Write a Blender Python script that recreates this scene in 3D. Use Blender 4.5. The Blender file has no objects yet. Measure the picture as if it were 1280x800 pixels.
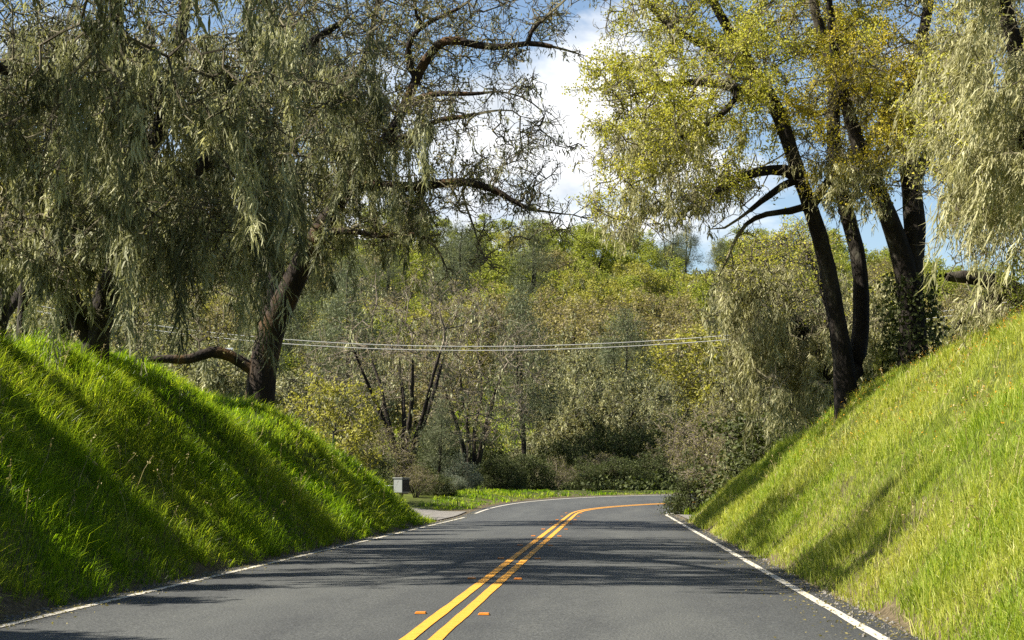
import bpy, math, random
import numpy as np

# ------------------------------------------------------------------ camera, sky, sun, exposure
scn = bpy.context.scene
COL = scn.collection
R = math.radians
FPX = 2300.0                     # focal length in pixels of a 1280 px wide picture
CAM_H = 1.15
PITCH, YAW = R(5.07), R(3.05)
cam_d = bpy.data.cameras.new('camera')
cam = bpy.data.objects.new('camera', cam_d); COL.objects.link(cam)
cam_d.sensor_width = 36.0; cam_d.lens = FPX / 1280 * 36.0
cam_d.clip_start = 0.2; cam_d.clip_end = 6000
cam.location = (0, 0, CAM_H); cam.rotation_euler = (math.pi / 2 + PITCH, 0, YAW)
scn.camera = cam

SUN_EL = R(45)
SUN_AZ = R(261)                  # clockwise from +Y (the road's direction): the left side, a little behind
sdir = np.array([math.sin(SUN_AZ) * math.cos(SUN_EL), math.cos(SUN_AZ) * math.cos(SUN_EL), math.sin(SUN_EL)])
sun_d = bpy.data.lights.new('sun', 'SUN'); sun_d.energy = 5.0; sun_d.angle = R(0.5); sun_d.color = (1.0, 0.94, 0.84)
sun = bpy.data.objects.new('sun', sun_d); COL.objects.link(sun)
sun.location = (-60, 10, 60)
from mathutils import Vector
sun.rotation_euler = Vector(tuple(-sdir)).to_track_quat('-Z', 'Y').to_euler()

world = bpy.data.worlds.new('World'); scn.world = world; world.use_nodes = True
wn = world.node_tree; wn.nodes.clear()
def N(t, typ, **kw):
    n = t.nodes.new(typ)
    for k, v in kw.items(): setattr(n, k, v)
    return n
wo = N(wn, 'ShaderNodeOutputWorld'); bg = N(wn, 'ShaderNodeBackground')
sky = N(wn, 'ShaderNodeTexSky', sky_type='NISHITA', sun_disc=False, sun_elevation=SUN_EL, sun_rotation=SUN_AZ,
        altitude=200, air_density=1.0, dust_density=0.6, ozone_density=1.5)
tc = N(wn, 'ShaderNodeTexCoord')
mp = N(wn, 'ShaderNodeMapping'); mp.inputs['Scale'].default_value = (1, 1, 1.9); mp.inputs['Location'].default_value = (3.1, 1.7, 0.45)
nz = N(wn, 'ShaderNodeTexNoise'); nz.inputs['Scale'].default_value = 5.5; nz.inputs['Detail'].default_value = 9; nz.inputs['Roughness'].default_value = 0.55
nz.inputs['Distortion'].default_value = 0.3
cr = N(wn, 'ShaderNodeValToRGB'); cr.color_ramp.elements[0].position = 0.50; cr.color_ramp.elements[1].position = 0.60
mx = N(wn, 'ShaderNodeMix', data_type='RGBA'); nzs = N(wn, 'ShaderNodeTexNoise'); nzs.inputs['Scale'].default_value = 14; nzs.inputs['Detail'].default_value = 6
crs = N(wn, 'ShaderNodeValToRGB'); crs.color_ramp.elements[0].color = (5.0, 5.4, 5.9, 1); crs.color_ramp.elements[1].color = (8.3, 8.3, 8.3, 1); crs.color_ramp.elements[0].position = .36; crs.color_ramp.elements[1].position = .56
L = wn.links.new
L(tc.outputs['Generated'], mp.inputs['Vector']); L(mp.outputs['Vector'], nz.inputs['Vector'])
sx = N(wn, 'ShaderNodeSeparateXYZ'); L(tc.outputs['Generated'], sx.inputs['Vector'])
mr = N(wn, 'ShaderNodeMapRange', interpolation_type='SMOOTHSTEP'); mr.inputs['From Min'].default_value = .55; mr.inputs['From Max'].default_value = .93; L(sx.outputs['Y'], mr.inputs['Value'])
ml = N(wn, 'ShaderNodeMath', operation='MULTIPLY'); L(cr.outputs['Color'], ml.inputs[0]); L(mr.outputs['Result'], ml.inputs[1])
L(nz.outputs['Fac'], cr.inputs['Fac']); L(ml.outputs['Value'], mx.inputs['Factor'])
L(mp.outputs['Vector'], nzs.inputs['Vector']); L(nzs.outputs['Fac'], crs.inputs['Fac']); L(crs.outputs['Color'], mx.inputs['B'])
L(sky.outputs['Color'], mx.inputs['A']); L(mx.outputs['Result'], bg.inputs['Color'])
bg.inputs['Strength'].default_value = 0.055
L(bg.outputs['Background'], wo.inputs['Surface'])

vs = scn.view_settings
vs.view_transform = 'Standard'; vs.look = 'None'; vs.gamma = 1; vs.use_curve_mapping = False
vs.exposure = 1.55
cy = scn.cycles
cy.max_bounces = 5; cy.diffuse_bounces = 3; cy.glossy_bounces = 2; cy.transmission_bounces = 4; cy.transparent_max_bounces = 4
cy.use_denoising = False
cy.caustics_reflective = False; cy.caustics_refractive = False

# ------------------------------------------------------------------ helpers
ca, sa, cp, sp = math.cos(YAW), math.sin(YAW), math.cos(PITCH), math.sin(PITCH)
def P(px, py, d):
    """point on the ray through a pixel of the photograph at distance d along the road axis"""
    px = np.asarray(px, float); py = np.asarray(py, float); d = np.asarray(d, float)
    u = (px - 640) / FPX; v = (400 - py) / FPX
    fx, fy, fz = -sa * cp, ca * cp, sp            # forward
    ux, uy, uz = sa * sp, -ca * sp, cp            # up
    dx = fx + u * ca + v * ux; dy = fy + u * sa + v * uy; dz = fz + v * uz
    k = d / dy
    return np.stack([dx * k, dy * k, CAM_H + dz * k], -1)
def proj(p):
    p = np.asarray(p, float); q = p - np.array([0, 0, CAM_H])
    F = np.array([-sa * cp, ca * cp, sp]); U = np.array([sa * sp, -ca * sp, cp]); Rr = np.array([ca, sa, 0])
    dd = q @ F
    return 640 + FPX * (q @ Rr) / dd, 400 - FPX * (q @ U) / dd

def mesh_np(name, V, faces, mat, parent=None, attrs=None, smooth=False):
    """faces: list of int arrays (n,k)"""
    me = bpy.data.meshes.new(name)
    V = np.ascontiguousarray(V, np.float32)
    me.vertices.add(len(V)); me.vertices.foreach_set('co', V.ravel())
    faces = [f for f in faces if len(f)]
    nl = sum(f.size for f in faces); npoly = sum(len(f) for f in faces)
    me.loops.add(nl); me.polygons.add(npoly)
    me.loops.foreach_set('vertex_index', np.concatenate([f.ravel() for f in faces]).astype(np.int32))
    tot = np.concatenate([np.full(len(f), f.shape[1]) for f in faces])
    st = np.concatenate([[0], np.cumsum(tot)[:-1]]).astype(np.int32)
    me.polygons.foreach_set('loop_start', st)
    me.polygons.foreach_set('use_smooth', np.full(npoly, smooth))
    if attrs:
        for k, a in attrs.items():
            at = me.attributes.new(k, 'FLOAT', 'POINT'); at.data.foreach_set('value', np.ascontiguousarray(a, np.float32))
    me.update(calc_edges=True)
    if mat: me.materials.append(mat)
    o = bpy.data.objects.new(name, me); COL.objects.link(o)
    if parent: o.parent = parent
    return o

def tag(o, label=None, cat=None, group=None, kind=None):
    for k, v in (('label', label), ('category', cat), ('group', group), ('kind', kind)):
        if v: o[k] = v
    return o
def empty(name, loc, label, cat, group=None):
    o = bpy.data.objects.new(name, None); COL.objects.link(o); o.location = tuple(loc); o.empty_display_size = 0.3
    return tag(o, label, cat, group)
def norm(v):
    return v / (np.linalg.norm(v, axis=-1, keepdims=True) + 1e-9)

class MB:
    """collects boxes and tubes for one mesh"""
    def __init__(s): s.v = []; s.f4 = []; s.fn = []; s.n = 0
    def add(s, V, F):
        V = np.asarray(V, float); s.v.append(V)
        for f in F: s.fn.append([i + s.n for i in f])
        s.n += len(V)
    def box(s, c, d, rz=0, taper=1.0, bev=0.0):
        x, y, z = np.array(d) / 2
        if bev <= 0: 
            V = [(-x, -y, -z), (x, -y, -z), (x, y, -z), (-x, y, -z), (-x * taper, -y * taper, z), (x * taper, -y * taper, z), (x * taper, y * taper, z), (-x * taper, y * taper, z)]
            F = [(3, 2, 1, 0), (4, 5, 6, 7), (0, 1, 5, 4), (1, 2, 6, 5), (2, 3, 7, 6), (3, 0, 4, 7)]
        else:
            b = bev; V = []; F = []
            def ring(a, c_, zz):
                return [(-a + b, -c_, zz), (a - b, -c_, zz), (a, -c_ + b, zz), (a, c_ - b, zz), (a - b, c_, zz), (-a + b, c_, zz), (-a, c_ - b, zz), (-a, -c_ + b, zz)]
            V = ring(x - b, y - b, -z) + ring(x, y, -z + b) + ring(x * taper, y * taper, z - b) + ring(x * taper - b, y * taper - b, z)
            for k in range(3):
                for i in range(8): F.append((k * 8 + i, k * 8 + (i + 1) % 8, k * 8 + 8 + (i + 1) % 8, k * 8 + 8 + i))
            F.append(tuple(range(7, -1, -1))); F.append(tuple(range(24, 32)))
        V = np.array(V, float); c_, s_ = math.cos(rz), math.sin(rz)
        V = V @ np.array([[c_, s_, 0], [-s_, c_, 0], [0, 0, 1]]) + np.array(c)
        s.add(V, F)
    def tube(s, pts, rad, n=10):
        pts = np.asarray(pts, float); rad = np.broadcast_to(np.asarray(rad, float), (len(pts),))
        t = norm(np.gradient(pts, axis=0)); ref = np.array([0.31, 0.52, 0.8]) if abs(t[0][2]) < .9 else np.array([1, 0.2, 0])
        a = norm(np.cross(t, ref)); b = np.cross(t, a); V = []
        for i in range(len(pts)):
            for k in range(n):
                w = 2 * math.pi * k / n; V.append(pts[i] + rad[i] * (math.cos(w) * a[i] + math.sin(w) * b[i]))
        F = [(i * n + k, i * n + (k + 1) % n, (i + 1) * n + (k + 1) % n, (i + 1) * n + k) for i in range(len(pts) - 1) for k in range(n)]
        F.append(tuple(range(n - 1, -1, -1))); F.append(tuple((len(pts) - 1) * n + k for k in range(n)))
        s.add(V, F)
    def build(s, name, mat, parent=None, smooth=False):
        me = bpy.data.meshes.new(name); me.from_pydata([tuple(v) for v in np.concatenate(s.v)], [], s.fn); me.update()
        if smooth:
            for p in me.polygons: p.use_smooth = True
        me.materials.append(mat); o = bpy.data.objects.new(name, me); COL.objects.link(o)
        if parent: o.parent = parent
        return o

# ------------------------------------------------------------------ materials
def new_mat(name):
    m = bpy.data.materials.new(name); m.use_nodes = True; t = m.node_tree; t.nodes.clear()
    out = N(t, 'ShaderNodeOutputMaterial'); return m, t, out
def ramp(t, cols, pos=None):
    r = N(t, 'ShaderNodeValToRGB'); e = r.color_ramp.elements
    pos = pos or [i / (len(cols) - 1) for i in range(len(cols))]
    while len(e) < len(cols): e.new(0.5)
    for i, (c, p) in enumerate(zip(cols, pos)): e[i].position = p; e[i].color = (*c, 1)
    return r
def leaf_mat(name, cols, trans=0.4, big=None, bigscale=0.35, rough=0.6, tmul=(1.15, 1.2, 0.7)):
    """leaf, grass or lichen: colour by the per-piece random 'tint', some light let through"""
    m, t, out = new_mat(name); l = t.links.new
    at = N(t, 'ShaderNodeAttribute', attribute_name='tint')
    r = ramp(t, cols); src = at.outputs['Fac']
    l(src, r.inputs['Fac']); col = r.outputs['Color']
    if big:
        g = N(t, 'ShaderNodeNewGeometry'); nzz = N(t, 'ShaderNodeTexNoise'); nzz.inputs['Scale'].default_value = bigscale; nzz.inputs['Detail'].default_value = 3
        l(g.outputs['Position'], nzz.inputs['Vector'])
        rr = ramp(t, [(0, 0, 0), (1, 1, 1)], [0.4, 0.62]); l(nzz.outputs['Fac'], rr.inputs['Fac'])
        r2 = ramp(t, big); l(src, r2.inputs['Fac'])
        mm = N(t, 'ShaderNodeMix', data_type='RGBA'); l(rr.outputs['Color'], mm.inputs['Factor']); l(col, mm.inputs['A']); l(r2.outputs['Color'], mm.inputs['B'])
        col = mm.outputs['Result']
    d = N(t, 'ShaderNodeBsdfPrincipled'); d.inputs['Roughness'].default_value = rough; d.inputs['Specular IOR Level'].default_value = 0.25
    l(col, d.inputs['Base Color'])
    tr = N(t, 'ShaderNodeBsdfTranslucent'); mu = N(t, 'ShaderNodeMix', data_type='RGBA', blend_type='MULTIPLY'); mu.inputs['Factor'].default_value = 1
    l(col, mu.inputs['A']); mu.inputs['B'].default_value = (*tmul, 1); l(mu.outputs['Result'], tr.inputs['Color'])
    mix = N(t, 'ShaderNodeMixShader'); mix.inputs['Fac'].default_value = trans
    l(d.outputs['BSDF'], mix.inputs[1]); l(tr.outputs['BSDF'], mix.inputs[2]); l(mix.outputs['Shader'], out.inputs['Surface'])
    return m
def noise_mat(name, cols, scale=4, detail=8, rough=0.85, bump=0.0, pos=None, bscale=None, coord='Object', spec=0.3, stretch=None, rough2=.6):
    m, t, out = new_mat(name); l = t.links.new
    tcc = N(t, 'ShaderNodeTexCoord'); n1 = N(t, 'ShaderNodeTexNoise'); n1.inputs['Scale'].default_value = scale; n1.inputs['Detail'].default_value = detail
    n1.inputs['Roughness'].default_value = rough2
    v = tcc.outputs[coord]
    if stretch:
        ma = N(t, 'ShaderNodeMapping'); ma.inputs['Scale'].default_value = stretch; l(v, ma.inputs['Vector']); v = ma.outputs['Vector']
    l(v, n1.inputs['Vector']); r = ramp(t, cols, pos); l(n1.outputs['Fac'], r.inputs['Fac'])
    d = N(t, 'ShaderNodeBsdfPrincipled'); d.inputs['Roughness'].default_value = rough; d.inputs['Specular IOR Level'].default_value = spec
    l(r.outputs['Color'], d.inputs['Base Color']); l(d.outputs['BSDF'], out.inputs['Surface'])
    if bump:
        n2 = N(t, 'ShaderNodeTexNoise'); n2.inputs['Scale'].default_value = bscale or scale * 3; n2.inputs['Detail'].default_value = 6; l(v, n2.inputs['Vector'])
        b = N(t, 'ShaderNodeBump'); b.inputs['Strength'].default_value = bump; b.inputs['Distance'].default_value = 0.05
        l(n2.outputs['Fac'], b.inputs['Height']); l(b.outputs['Normal'], d.inputs['Normal'])
    return m

M = {}
M['bark'] = noise_mat('oak_bark', [(.008, .006, .004), (.018, .013, .009), (.036, .030, .021), (.12, .115, .08)], scale=3.0, bump=1.0, bscale=16, pos=[.3, .5, .62, .8], rough=.95, stretch=(1, 1, .35))
M['bark_rust'] = noise_mat('mossy_bark', [(.010, .007, .005), (.024, .016, .010), (.08, .042, .012), (.11, .10, .055)], scale=2.2, bump=1.0, bscale=14, pos=[.35, .5, .66, .8], rough=.95, stretch=(1, 1, .5))
M['twig'] = noise_mat('lichen_twig', [(.04, .032, .02), (.11, .094, .055), (.23, .205, .115)], scale=1.6, rough=.9, pos=[.35, .5, .68])
M['twig_dark'] = noise_mat('dark_twig', [(.02, .016, .011), (.05, .042, .028), (.12, .115, .075)], scale=1.6, rough=.9, pos=[.35, .52, .7])
M['twig_brown'] = noise_mat('brown_twig', [(.06, .048, .034), (.145, .118, .082), (.26, .22, .155)], scale=.8, rough=.9, pos=[.35, .5, .68])
M['moss'] = leaf_mat('lace_lichen', [(.065, .07, .032), (.225, .23, .118), (.52, .51, .29)], trans=.35, tmul=(1.1, 1.1, .8))
M['moss_pale'] = leaf_mat('pale_lichen', [(.20, .19, .085), (.35, .335, .165), (.54, .51, .28)], trans=.35, tmul=(1.1, 1.1, .8))
M['leaf_yellow'] = leaf_mat('young_oak_leaf', [(.19, .195, .03), (.38, .37, .055), (.58, .50, .06)], trans=.42)
M['leaf_golden'] = leaf_mat('golden_oak_leaf', [(.21, .185, .025), (.44, .37, .04), (.64, .49, .04)], trans=.42)
M['leaf_olive'] = leaf_mat('olive_bud', [(.09, .085, .03), (.19, .175, .06), (.30, .27, .09)], trans=.4)
M['leaf_green'] = leaf_mat('fresh_leaf', [(.12, .14, .02), (.24, .265, .04), (.38, .385, .07)], trans=.45)
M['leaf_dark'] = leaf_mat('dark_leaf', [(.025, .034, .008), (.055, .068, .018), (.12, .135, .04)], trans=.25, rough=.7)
M['leaf_brown'] = leaf_mat('brown_bud', [(.12, .10, .035), (.225, .19, .068), (.34, .29, .105)], trans=.35)
M['leaf_gold'] = leaf_mat('gold_bud', [(.16, .15, .028), (.30, .28, .05), (.44, .41, .08)], trans=.4)
M['needle'] = leaf_mat('pine_needle', [(.06, .075, .035), (.12, .14, .065), (.21, .225, .115)], trans=.3, tmul=(1, 1, .9))
M['sage'] = leaf_mat('sage_leaf', [(.09, .115, .075), (.17, .20, .13), (.28, .31, .21)], trans=.3, tmul=(1, 1, .9))
M['grass'] = leaf_mat('bank_grass', [(.04, .085, .006), (.115, .21, .011), (.35, .45, .04)], trans=.58,
                      big=[(.065, .10, .012), (.18, .25, .024), (.46, .48, .09)], bigscale=.22, rough=.35, tmul=(1.6, 1.6, .5))
M['grass_gold'] = leaf_mat('ripening_grass', [(.12, .20, .014), (.27, .36, .04), (.56, .56, .15)], trans=.45,
                      big=[(.19, .24, .03), (.39, .42, .07), (.66, .62, .23)], bigscale=.30, rough=.45, tmul=(1.2, 1.2, .5))
M['straw'] = leaf_mat('dry_straw', [(.20, .15, .06), (.36, .29, .13), (.52, .44, .22)], trans=.25)
M['flower'] = leaf_mat('orange_petal', [(.55, .20, .01), (.65, .32, .02), (.7, .5, .05)], trans=.3)

def ground_mat():
    m, t, out = new_mat('ground_cover'); l = t.links.new
    g = N(t, 'ShaderNodeNewGeometry'); n1 = N(t, 'ShaderNodeTexNoise'); n1.inputs['Scale'].default_value = .06; n1.inputs['Detail'].default_value = 8; n1.inputs['Roughness'].default_value = .65
    n2 = N(t, 'ShaderNodeTexNoise'); n2.inputs['Scale'].default_value = 3.0; n2.inputs['Detail'].default_value = 8
    l(g.outputs['Position'], n1.inputs['Vector']); l(g.outputs['Position'], n2.inputs['Vector'])
    a = ramp(t, [(.03, .035, .010), (.06, .075, .014), (.11, .14, .02)], [.35, .5, .65]); l(n1.outputs['Fac'], a.inputs['Fac'])
    b = ramp(t, [(.35, .33, .3), (1.3, 1.25, 1.2)], [.3, .7]); l(n2.outputs['Fac'], b.inputs['Fac'])
    mu = N(t, 'ShaderNodeMix', data_type='RGBA', blend_type='MULTIPLY'); mu.inputs['Factor'].default_value = 1
    l(a.outputs['Color'], mu.inputs['A']); l(b.outputs['Color'], mu.inputs['B'])
    at = N(t, 'ShaderNodeAttribute', attribute_name='soil')
    n3 = N(t, 'ShaderNodeTexNoise'); n3.inputs['Scale'].default_value = 14; n3.inputs['Detail'].default_value = 8; n3.inputs['Roughness'].default_value = .7; l(g.outputs['Position'], n3.inputs['Vector'])
    so = ramp(t, [(.025, .02, .012), (.085, .066, .038), (.19, .15, .09)], [.3, .52, .75]); l(n3.outputs['Fac'], so.inputs['Fac'])
    ms = N(t, 'ShaderNodeMix', data_type='RGBA'); l(at.outputs['Fac'], ms.inputs['Factor']); l(mu.outputs['Result'], ms.inputs['A']); l(so.outputs['Color'], ms.inputs['B'])
    d = N(t, 'ShaderNodeBsdfPrincipled'); d.inputs['Roughness'].default_value = .95; d.inputs['Specular IOR Level'].default_value = .1
    l(ms.outputs['Result'], d.inputs['Base Color'])
    bp = N(t, 'ShaderNodeBump'); bp.inputs['Strength'].default_value = .8; bp.inputs['Distance'].default_value = .1; l(n2.outputs['Fac'], bp.inputs['Height']); l(bp.outputs['Normal'], d.inputs['Normal'])
    l(d.outputs['BSDF'], out.inputs['Surface']); return m
M['ground'] = ground_mat()

def asphalt_mat():
    m, t, out = new_mat('asphalt'); l = t.links.new
    tcc = N(t, 'ShaderNodeTexCoord'); v = tcc.outputs['Object']
    def nse(sc, det, stretch=None, rough=.6):
        n_ = N(t, 'ShaderNodeTexNoise'); n_.inputs['Scale'].default_value = sc; n_.inputs['Detail'].default_value = det; n_.inputs['Roughness'].default_value = rough
        if stretch:
            ma = N(t, 'ShaderNodeMapping'); ma.inputs['Scale'].default_value = stretch; l(v, ma.inputs['Vector']); l(ma.outputs['Vector'], n_.inputs['Vector'])
        else: l(v, n_.inputs['Vector'])
        return n_
    fine = nse(55, 3); mid = nse(2.2, 6, (1, .25, 1)); big = nse(.9, 4, (1, .08, 1))
    a = ramp(t, [(.018, .019, .018), (.044, .046, .044), (.11, .112, .104)], [.3, .5, .75]); l(fine.outputs['Fac'], a.inputs['Fac'])
    b = ramp(t, [(.85, .85, .86), (1.0, 1.0, 1.0), (1.14, 1.13, 1.11)], [.3, .5, .72]); l(mid.outputs['Fac'], b.inputs['Fac'])
    c = ramp(t, [(.9, .9, .91), (1.08, 1.08, 1.07), (1.2, 1.19, 1.16)], [.35, .5, .65]); l(big.outputs['Fac'], c.inputs['Fac'])
    m1 = N(t, 'ShaderNodeMix', data_type='RGBA', blend_type='MULTIPLY'); m1.inputs['Factor'].default_value = 1; l(a.outputs['Color'], m1.inputs['A']); l(b.outputs['Color'], m1.inputs['B'])
    m2 = N(t, 'ShaderNodeMix', data_type='RGBA', blend_type='MULTIPLY'); m2.inputs['Factor'].default_value = 1; l(m1.outputs['Result'], m2.inputs['A']); l(c.outputs['Color'], m2.inputs['B'])
    # worn wheel paths and a darker fresh edge, told by the distance across the road
    at = N(t, 'ShaderNodeAttribute', attribute_name='across')
    e = ramp(t, [(.7, .7, .72), (.95, .95, .95), (1.14, 1.14, 1.12), (.9, .9, .9), (.93, .93, .93), (1.16, 1.15, 1.12), (.98, .98, .98), (.5, .5, .52)], [0.0, .08, .25, .45, .55, .72, .84, .97]); l(at.outputs['Fac'], e.inputs['Fac'])
    m3 = N(t, 'ShaderNodeMix', data_type='RGBA', blend_type='MULTIPLY'); m3.inputs['Factor'].default_value = 1; l(m2.outputs['Result'], m3.inputs['A']); l(e.outputs['Color'], m3.inputs['B'])
    d = N(t, 'ShaderNodeBsdfPrincipled'); d.inputs['Roughness'].default_value = .78; d.inputs['Specular IOR Level'].default_value = .3
    l(m3.outputs['Result'], d.inputs['Base Color'])
    bp = N(t, 'ShaderNodeBump'); bp.inputs['Strength'].default_value = .7; bp.inputs['Distance'].default_value = .012; l(fine.outputs['Fac'], bp.inputs['Height']); l(bp.outputs['Normal'], d.inputs['Normal'])
    l(d.outputs['BSDF'], out.inputs['Surface']); return m
M['asphalt'] = asphalt_mat()
M['yellow'] = noise_mat('yellow_paint', [(.13, .08, .02), (.52, .235, .02), (.64, .305, .032)], scale=9, pos=[.27, .42, .7], rough=.7, rough2=.75)
M['white'] = noise_mat('white_paint', [(.10, .095, .085), (.38, .35, .28), (.56, .52, .44)], scale=7, pos=[.30, .43, .7], rough=.7, rough2=.75)
M['dirt'] = noise_mat('shoulder_dirt', [(.03, .024, .016), (.10, .08, .05), (.22, .18, .12)], scale=5, bump=.8, bscale=30, pos=[.3, .5, .75], rough=.95, rough2=.75)
M['gravel'] = noise_mat('gravel', [(.065, .058, .05), (.155, .143, .123), (.25, .23, .20)], scale=6, bump=.7, bscale=25, pos=[.3, .5, .75], rough=.95, rough2=.75)
M['amber'] = noise_mat('amber_plastic', [(.45, .13, .01), (.62, .22, .02)], scale=20, rough=.35)
M['box_paint'] = noise_mat('grey_box_paint', [(.17, .18, .165), (.24, .25, .235)], scale=6, rough=.5, rough2=.7)
M['black_paint_and_shade'] = noise_mat('black_box_paint_and_shade', [(.010, .010, .011), (.022, .022, .024)], scale=6, rough=.45)
M['pale_metal'] = noise_mat('pale_metal', [(.5, .52, .54), (.68, .7, .72)], scale=8, rough=.4)
M['wood'] = noise_mat('weathered_post', [(.05, .04, .03), (.13, .105, .08), (.2, .17, .13)], scale=5, rough=.9, stretch=(1, 1, .15), bump=.4)
M['dark_wood'] = noise_mat('dark_post', [(.012, .012, .012), (.03, .028, .026)], scale=5, rough=.8)
M['cable'] = noise_mat('aluminium_cable', [(.55, .53, .48), (.72, .70, .64)], scale=.5, rough=.5)
M['can'] = noise_mat('transformer_grey', [(.42, .46, .5), (.55, .6, .64)], scale=5, rough=.4)

# ------------------------------------------------------------------ road line and terrain
CX = -1.40                                        # centre line of the straight
S0, RAD, TURN = 73.0, 24.0, R(105)
def smooth(a, b, x):
    t = np.clip((x - a) / (b - a), 0, 1); return t * t * (3 - 2 * t)
ds = 1.0
svals = np.arange(-60, S0 + RAD * TURN + 140, ds)
EASE = 14.0
_st = np.arange(-80, 400, .25)
def _theta(s):
    d = np.clip(s - (S0 - EASE / 2), 0, None)
    return np.clip(np.where(d < EASE, d * d / (2 * EASE * RAD), (d - EASE / 2) / RAD), 0, TURN)
_tt = _theta(_st)
_cx = np.concatenate([[0], np.cumsum(np.sin((_tt[1:] + _tt[:-1]) / 2) * .25)]) + CX
_cy = np.concatenate([[0], np.cumsum(np.cos((_tt[1:] + _tt[:-1]) / 2) * .25)]) - 80
def centre(s):
    """point and heading (turned to the right) of the centre line"""
    s = np.asarray(s, float)
    return np.interp(s, _st, _cx), np.interp(s, _st, _cy), _theta(s)
def road_z(s, u):
    zc = 0.32 * smooth(66, 99, s) + 0.012 * np.clip(s - 92, 0, None)
    e = 0.08 * smooth(64, 88, s)
    return zc - e * u - 0.010 * np.abs(u) * (1 - smooth(60, 80, s))
rx, ry, rth = centre(svals)
def road_coords(x, y):
    """nearest s and signed offset u (right positive)"""
    x = np.asarray(x, float); y = np.asarray(y, float); sh = x.shape; x = x.ravel(); y = y.ravel()
    s = np.empty(len(x)); u = np.empty(len(x))
    for i in range(0, len(x), 20000):
        X = x[i:i + 20000]; Y = y[i:i + 20000]
        d2 = (X[:, None] - rx) ** 2 + (Y[:, None] - ry) ** 2; k = d2.argmin(1)
        tx, ty = np.sin(rth[k]), np.cos(rth[k]); ax, ay = X - rx[k], Y - ry[k]
        along = ax * tx + ay * ty; s[i:i + 20000] = svals[k] + along
        u[i:i + 20000] = ax * ty - ay * tx
        far = np.abs(along) > 1.5
        u[i:i + 20000][far] = np.sign(u[i:i + 20000][far]) * np.sqrt(d2[np.arange(len(k)), k])[far]
        s[i:i + 20000] = svals[k] + np.clip(along, -1, 1)
    return s.reshape(sh), u.reshape(sh)
HL = ([-60, 25, 36, 41, 47, 51.5, 53.5, 55, 57], [3.55, 3.55, 3.55, 3.45, 3.15, 2.5, 1.65, .75, 0.0])
HR = ([-60, 20, 32, 38, 44, 50, 54, 57, 59, 61.5], [4.9, 4.9, 4.6, 4.0, 3.6, 3.05, 2.4, 1.6, .7, 0.0])
_r0 = np.random.default_rng(5)
_W = [(_r0.normal(size=2) * k, _r0.uniform(0, 6.28)) for k in (.5, .5, .5, .9, .9, 1.6, 1.6, 2.6, 2.6) ]
def bump(x, y):
    z = 0
    for (k, ph) in _W: z = z + np.sin(x * k[0] + y * k[1] + ph) * 0.055 / (np.linalg.norm(k) + .35)
    return z
_V = [(_r0.normal(size=2) * k, _r0.uniform(0, 6.28), a) for k, a in ((.012, 3.0), (.02, 2.4), (.03, 1.6), (.05, 1.0), (.08, .5))]
def hill(x, y):
    d = np.clip(y - 112 + 0.10 * np.abs(x) , 0, None)
    d1 = np.clip(d - 18, 0, None)
    h = 0.05 * np.minimum(d, 60) + 0.14 * np.minimum(d1, 60) + 0.215 * np.clip(d - 78, 0, 230) + 0.05 * np.clip(d - 308, 0, None)
    h = h * (.84 - 0.13 * smooth(-16, 22, x) - 0.22 * smooth(25, 100, x) + .06 * smooth(20, 70, -x))
    n = 0
    for (k, ph, a) in _V: n = n + a * np.sin(x * k[0] + y * k[1] + ph)
    return h + n * smooth(20, 160, d)
def smin(a, b, k):
    h = np.clip(0.5 + 0.5 * (b - a) / k, 0, 1); return b * (1 - h) + a * h - k * h * (1 - h)
def height(x, y, raw=False):
    x = np.asarray(x, float); y = np.asarray(y, float)
    s, u = road_coords(x, y)
    au = np.abs(u); ss = np.clip(s, -60, 400)
    zr = road_z(ss, np.clip(u, -4.2, 4.2))
    left = u < 0
    w = np.where(left, -u - 4.05, u - 3.85)                     # metres beyond the toe of the bank
    Hs = np.where(left, np.interp(y, *HL), np.interp(y, *HR))
    Hs = np.where((~left) & (s > S0 + 8), 0.0, Hs)
    wp = np.clip(w, 0, None)
    rise = smin(0.92 * wp, Hs, 1.2) + 0.035 * np.clip(wp - 5, 0, 60) * smooth(0, 2, Hs)
    rise = np.clip(rise, 0, None)
    near = 1.7 * bump(x, y) * smooth(0.2, 2.0, wp) * (0.35 + .65 * smooth(0, 2, Hs))
    z = zr * (1 - smooth(6, 40, w)) + 0.35 * smooth(10, 60, w) * smooth(60, 110, y) + rise + near + hill(x, y) * smooth(5, 30, w)
    # verge mound outside the bend
    z = z + 0.25 * smooth(.3, 2.2, wp) * smooth(66, 76, y) * left * (1 - smooth(6, 14, wp)) * (1 - smooth(84, 96, s))
    if not raw: z = z - 0.07 * (1 - smooth(-.35, 0.0, w))
    return z

def graded(lo, hi, knots):
    out = [lo]; 
    while out[-1] < hi: out.append(out[-1] + np.interp(out[-1], *knots))
    return np.array(out)
gx = graded(-900, 900, ([-900, -120, -40, -14, -11, 8, 11, 40, 120, 900], [60, 8, 2.5, .8, .28, .28, .8, 2.5, 8, 60]))
gy = graded(-60, 1800, ([-60, 0, 12, 70, 110, 160, 450, 1800], [4, 1.2, .45, .5, .9, 3, 6, 80]))
GX, GY = np.meshgrid(gx, gy); GZ = height(GX, GY)
nx, ny = len(gx), len(gy)
idx = np.arange(nx * ny).reshape(ny, nx)
Fq = np.stack([idx[:-1, :-1], idx[:-1, 1:], idx[1:, 1:], idx[1:, :-1]], -1).reshape(-1, 4)
_s, _u = road_coords(GX, GY); _w = np.where(_u < 0, -_u - 4.05, _u - 3.85)
terrain = mesh_np('ground', np.stack([GX, GY, GZ], -1).reshape(-1, 3), [Fq], M['ground'], smooth=True, attrs={'soil': (1 - smooth(.5, 1.7, _w)).ravel()})
tag(terrain, kind='structure')

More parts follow.
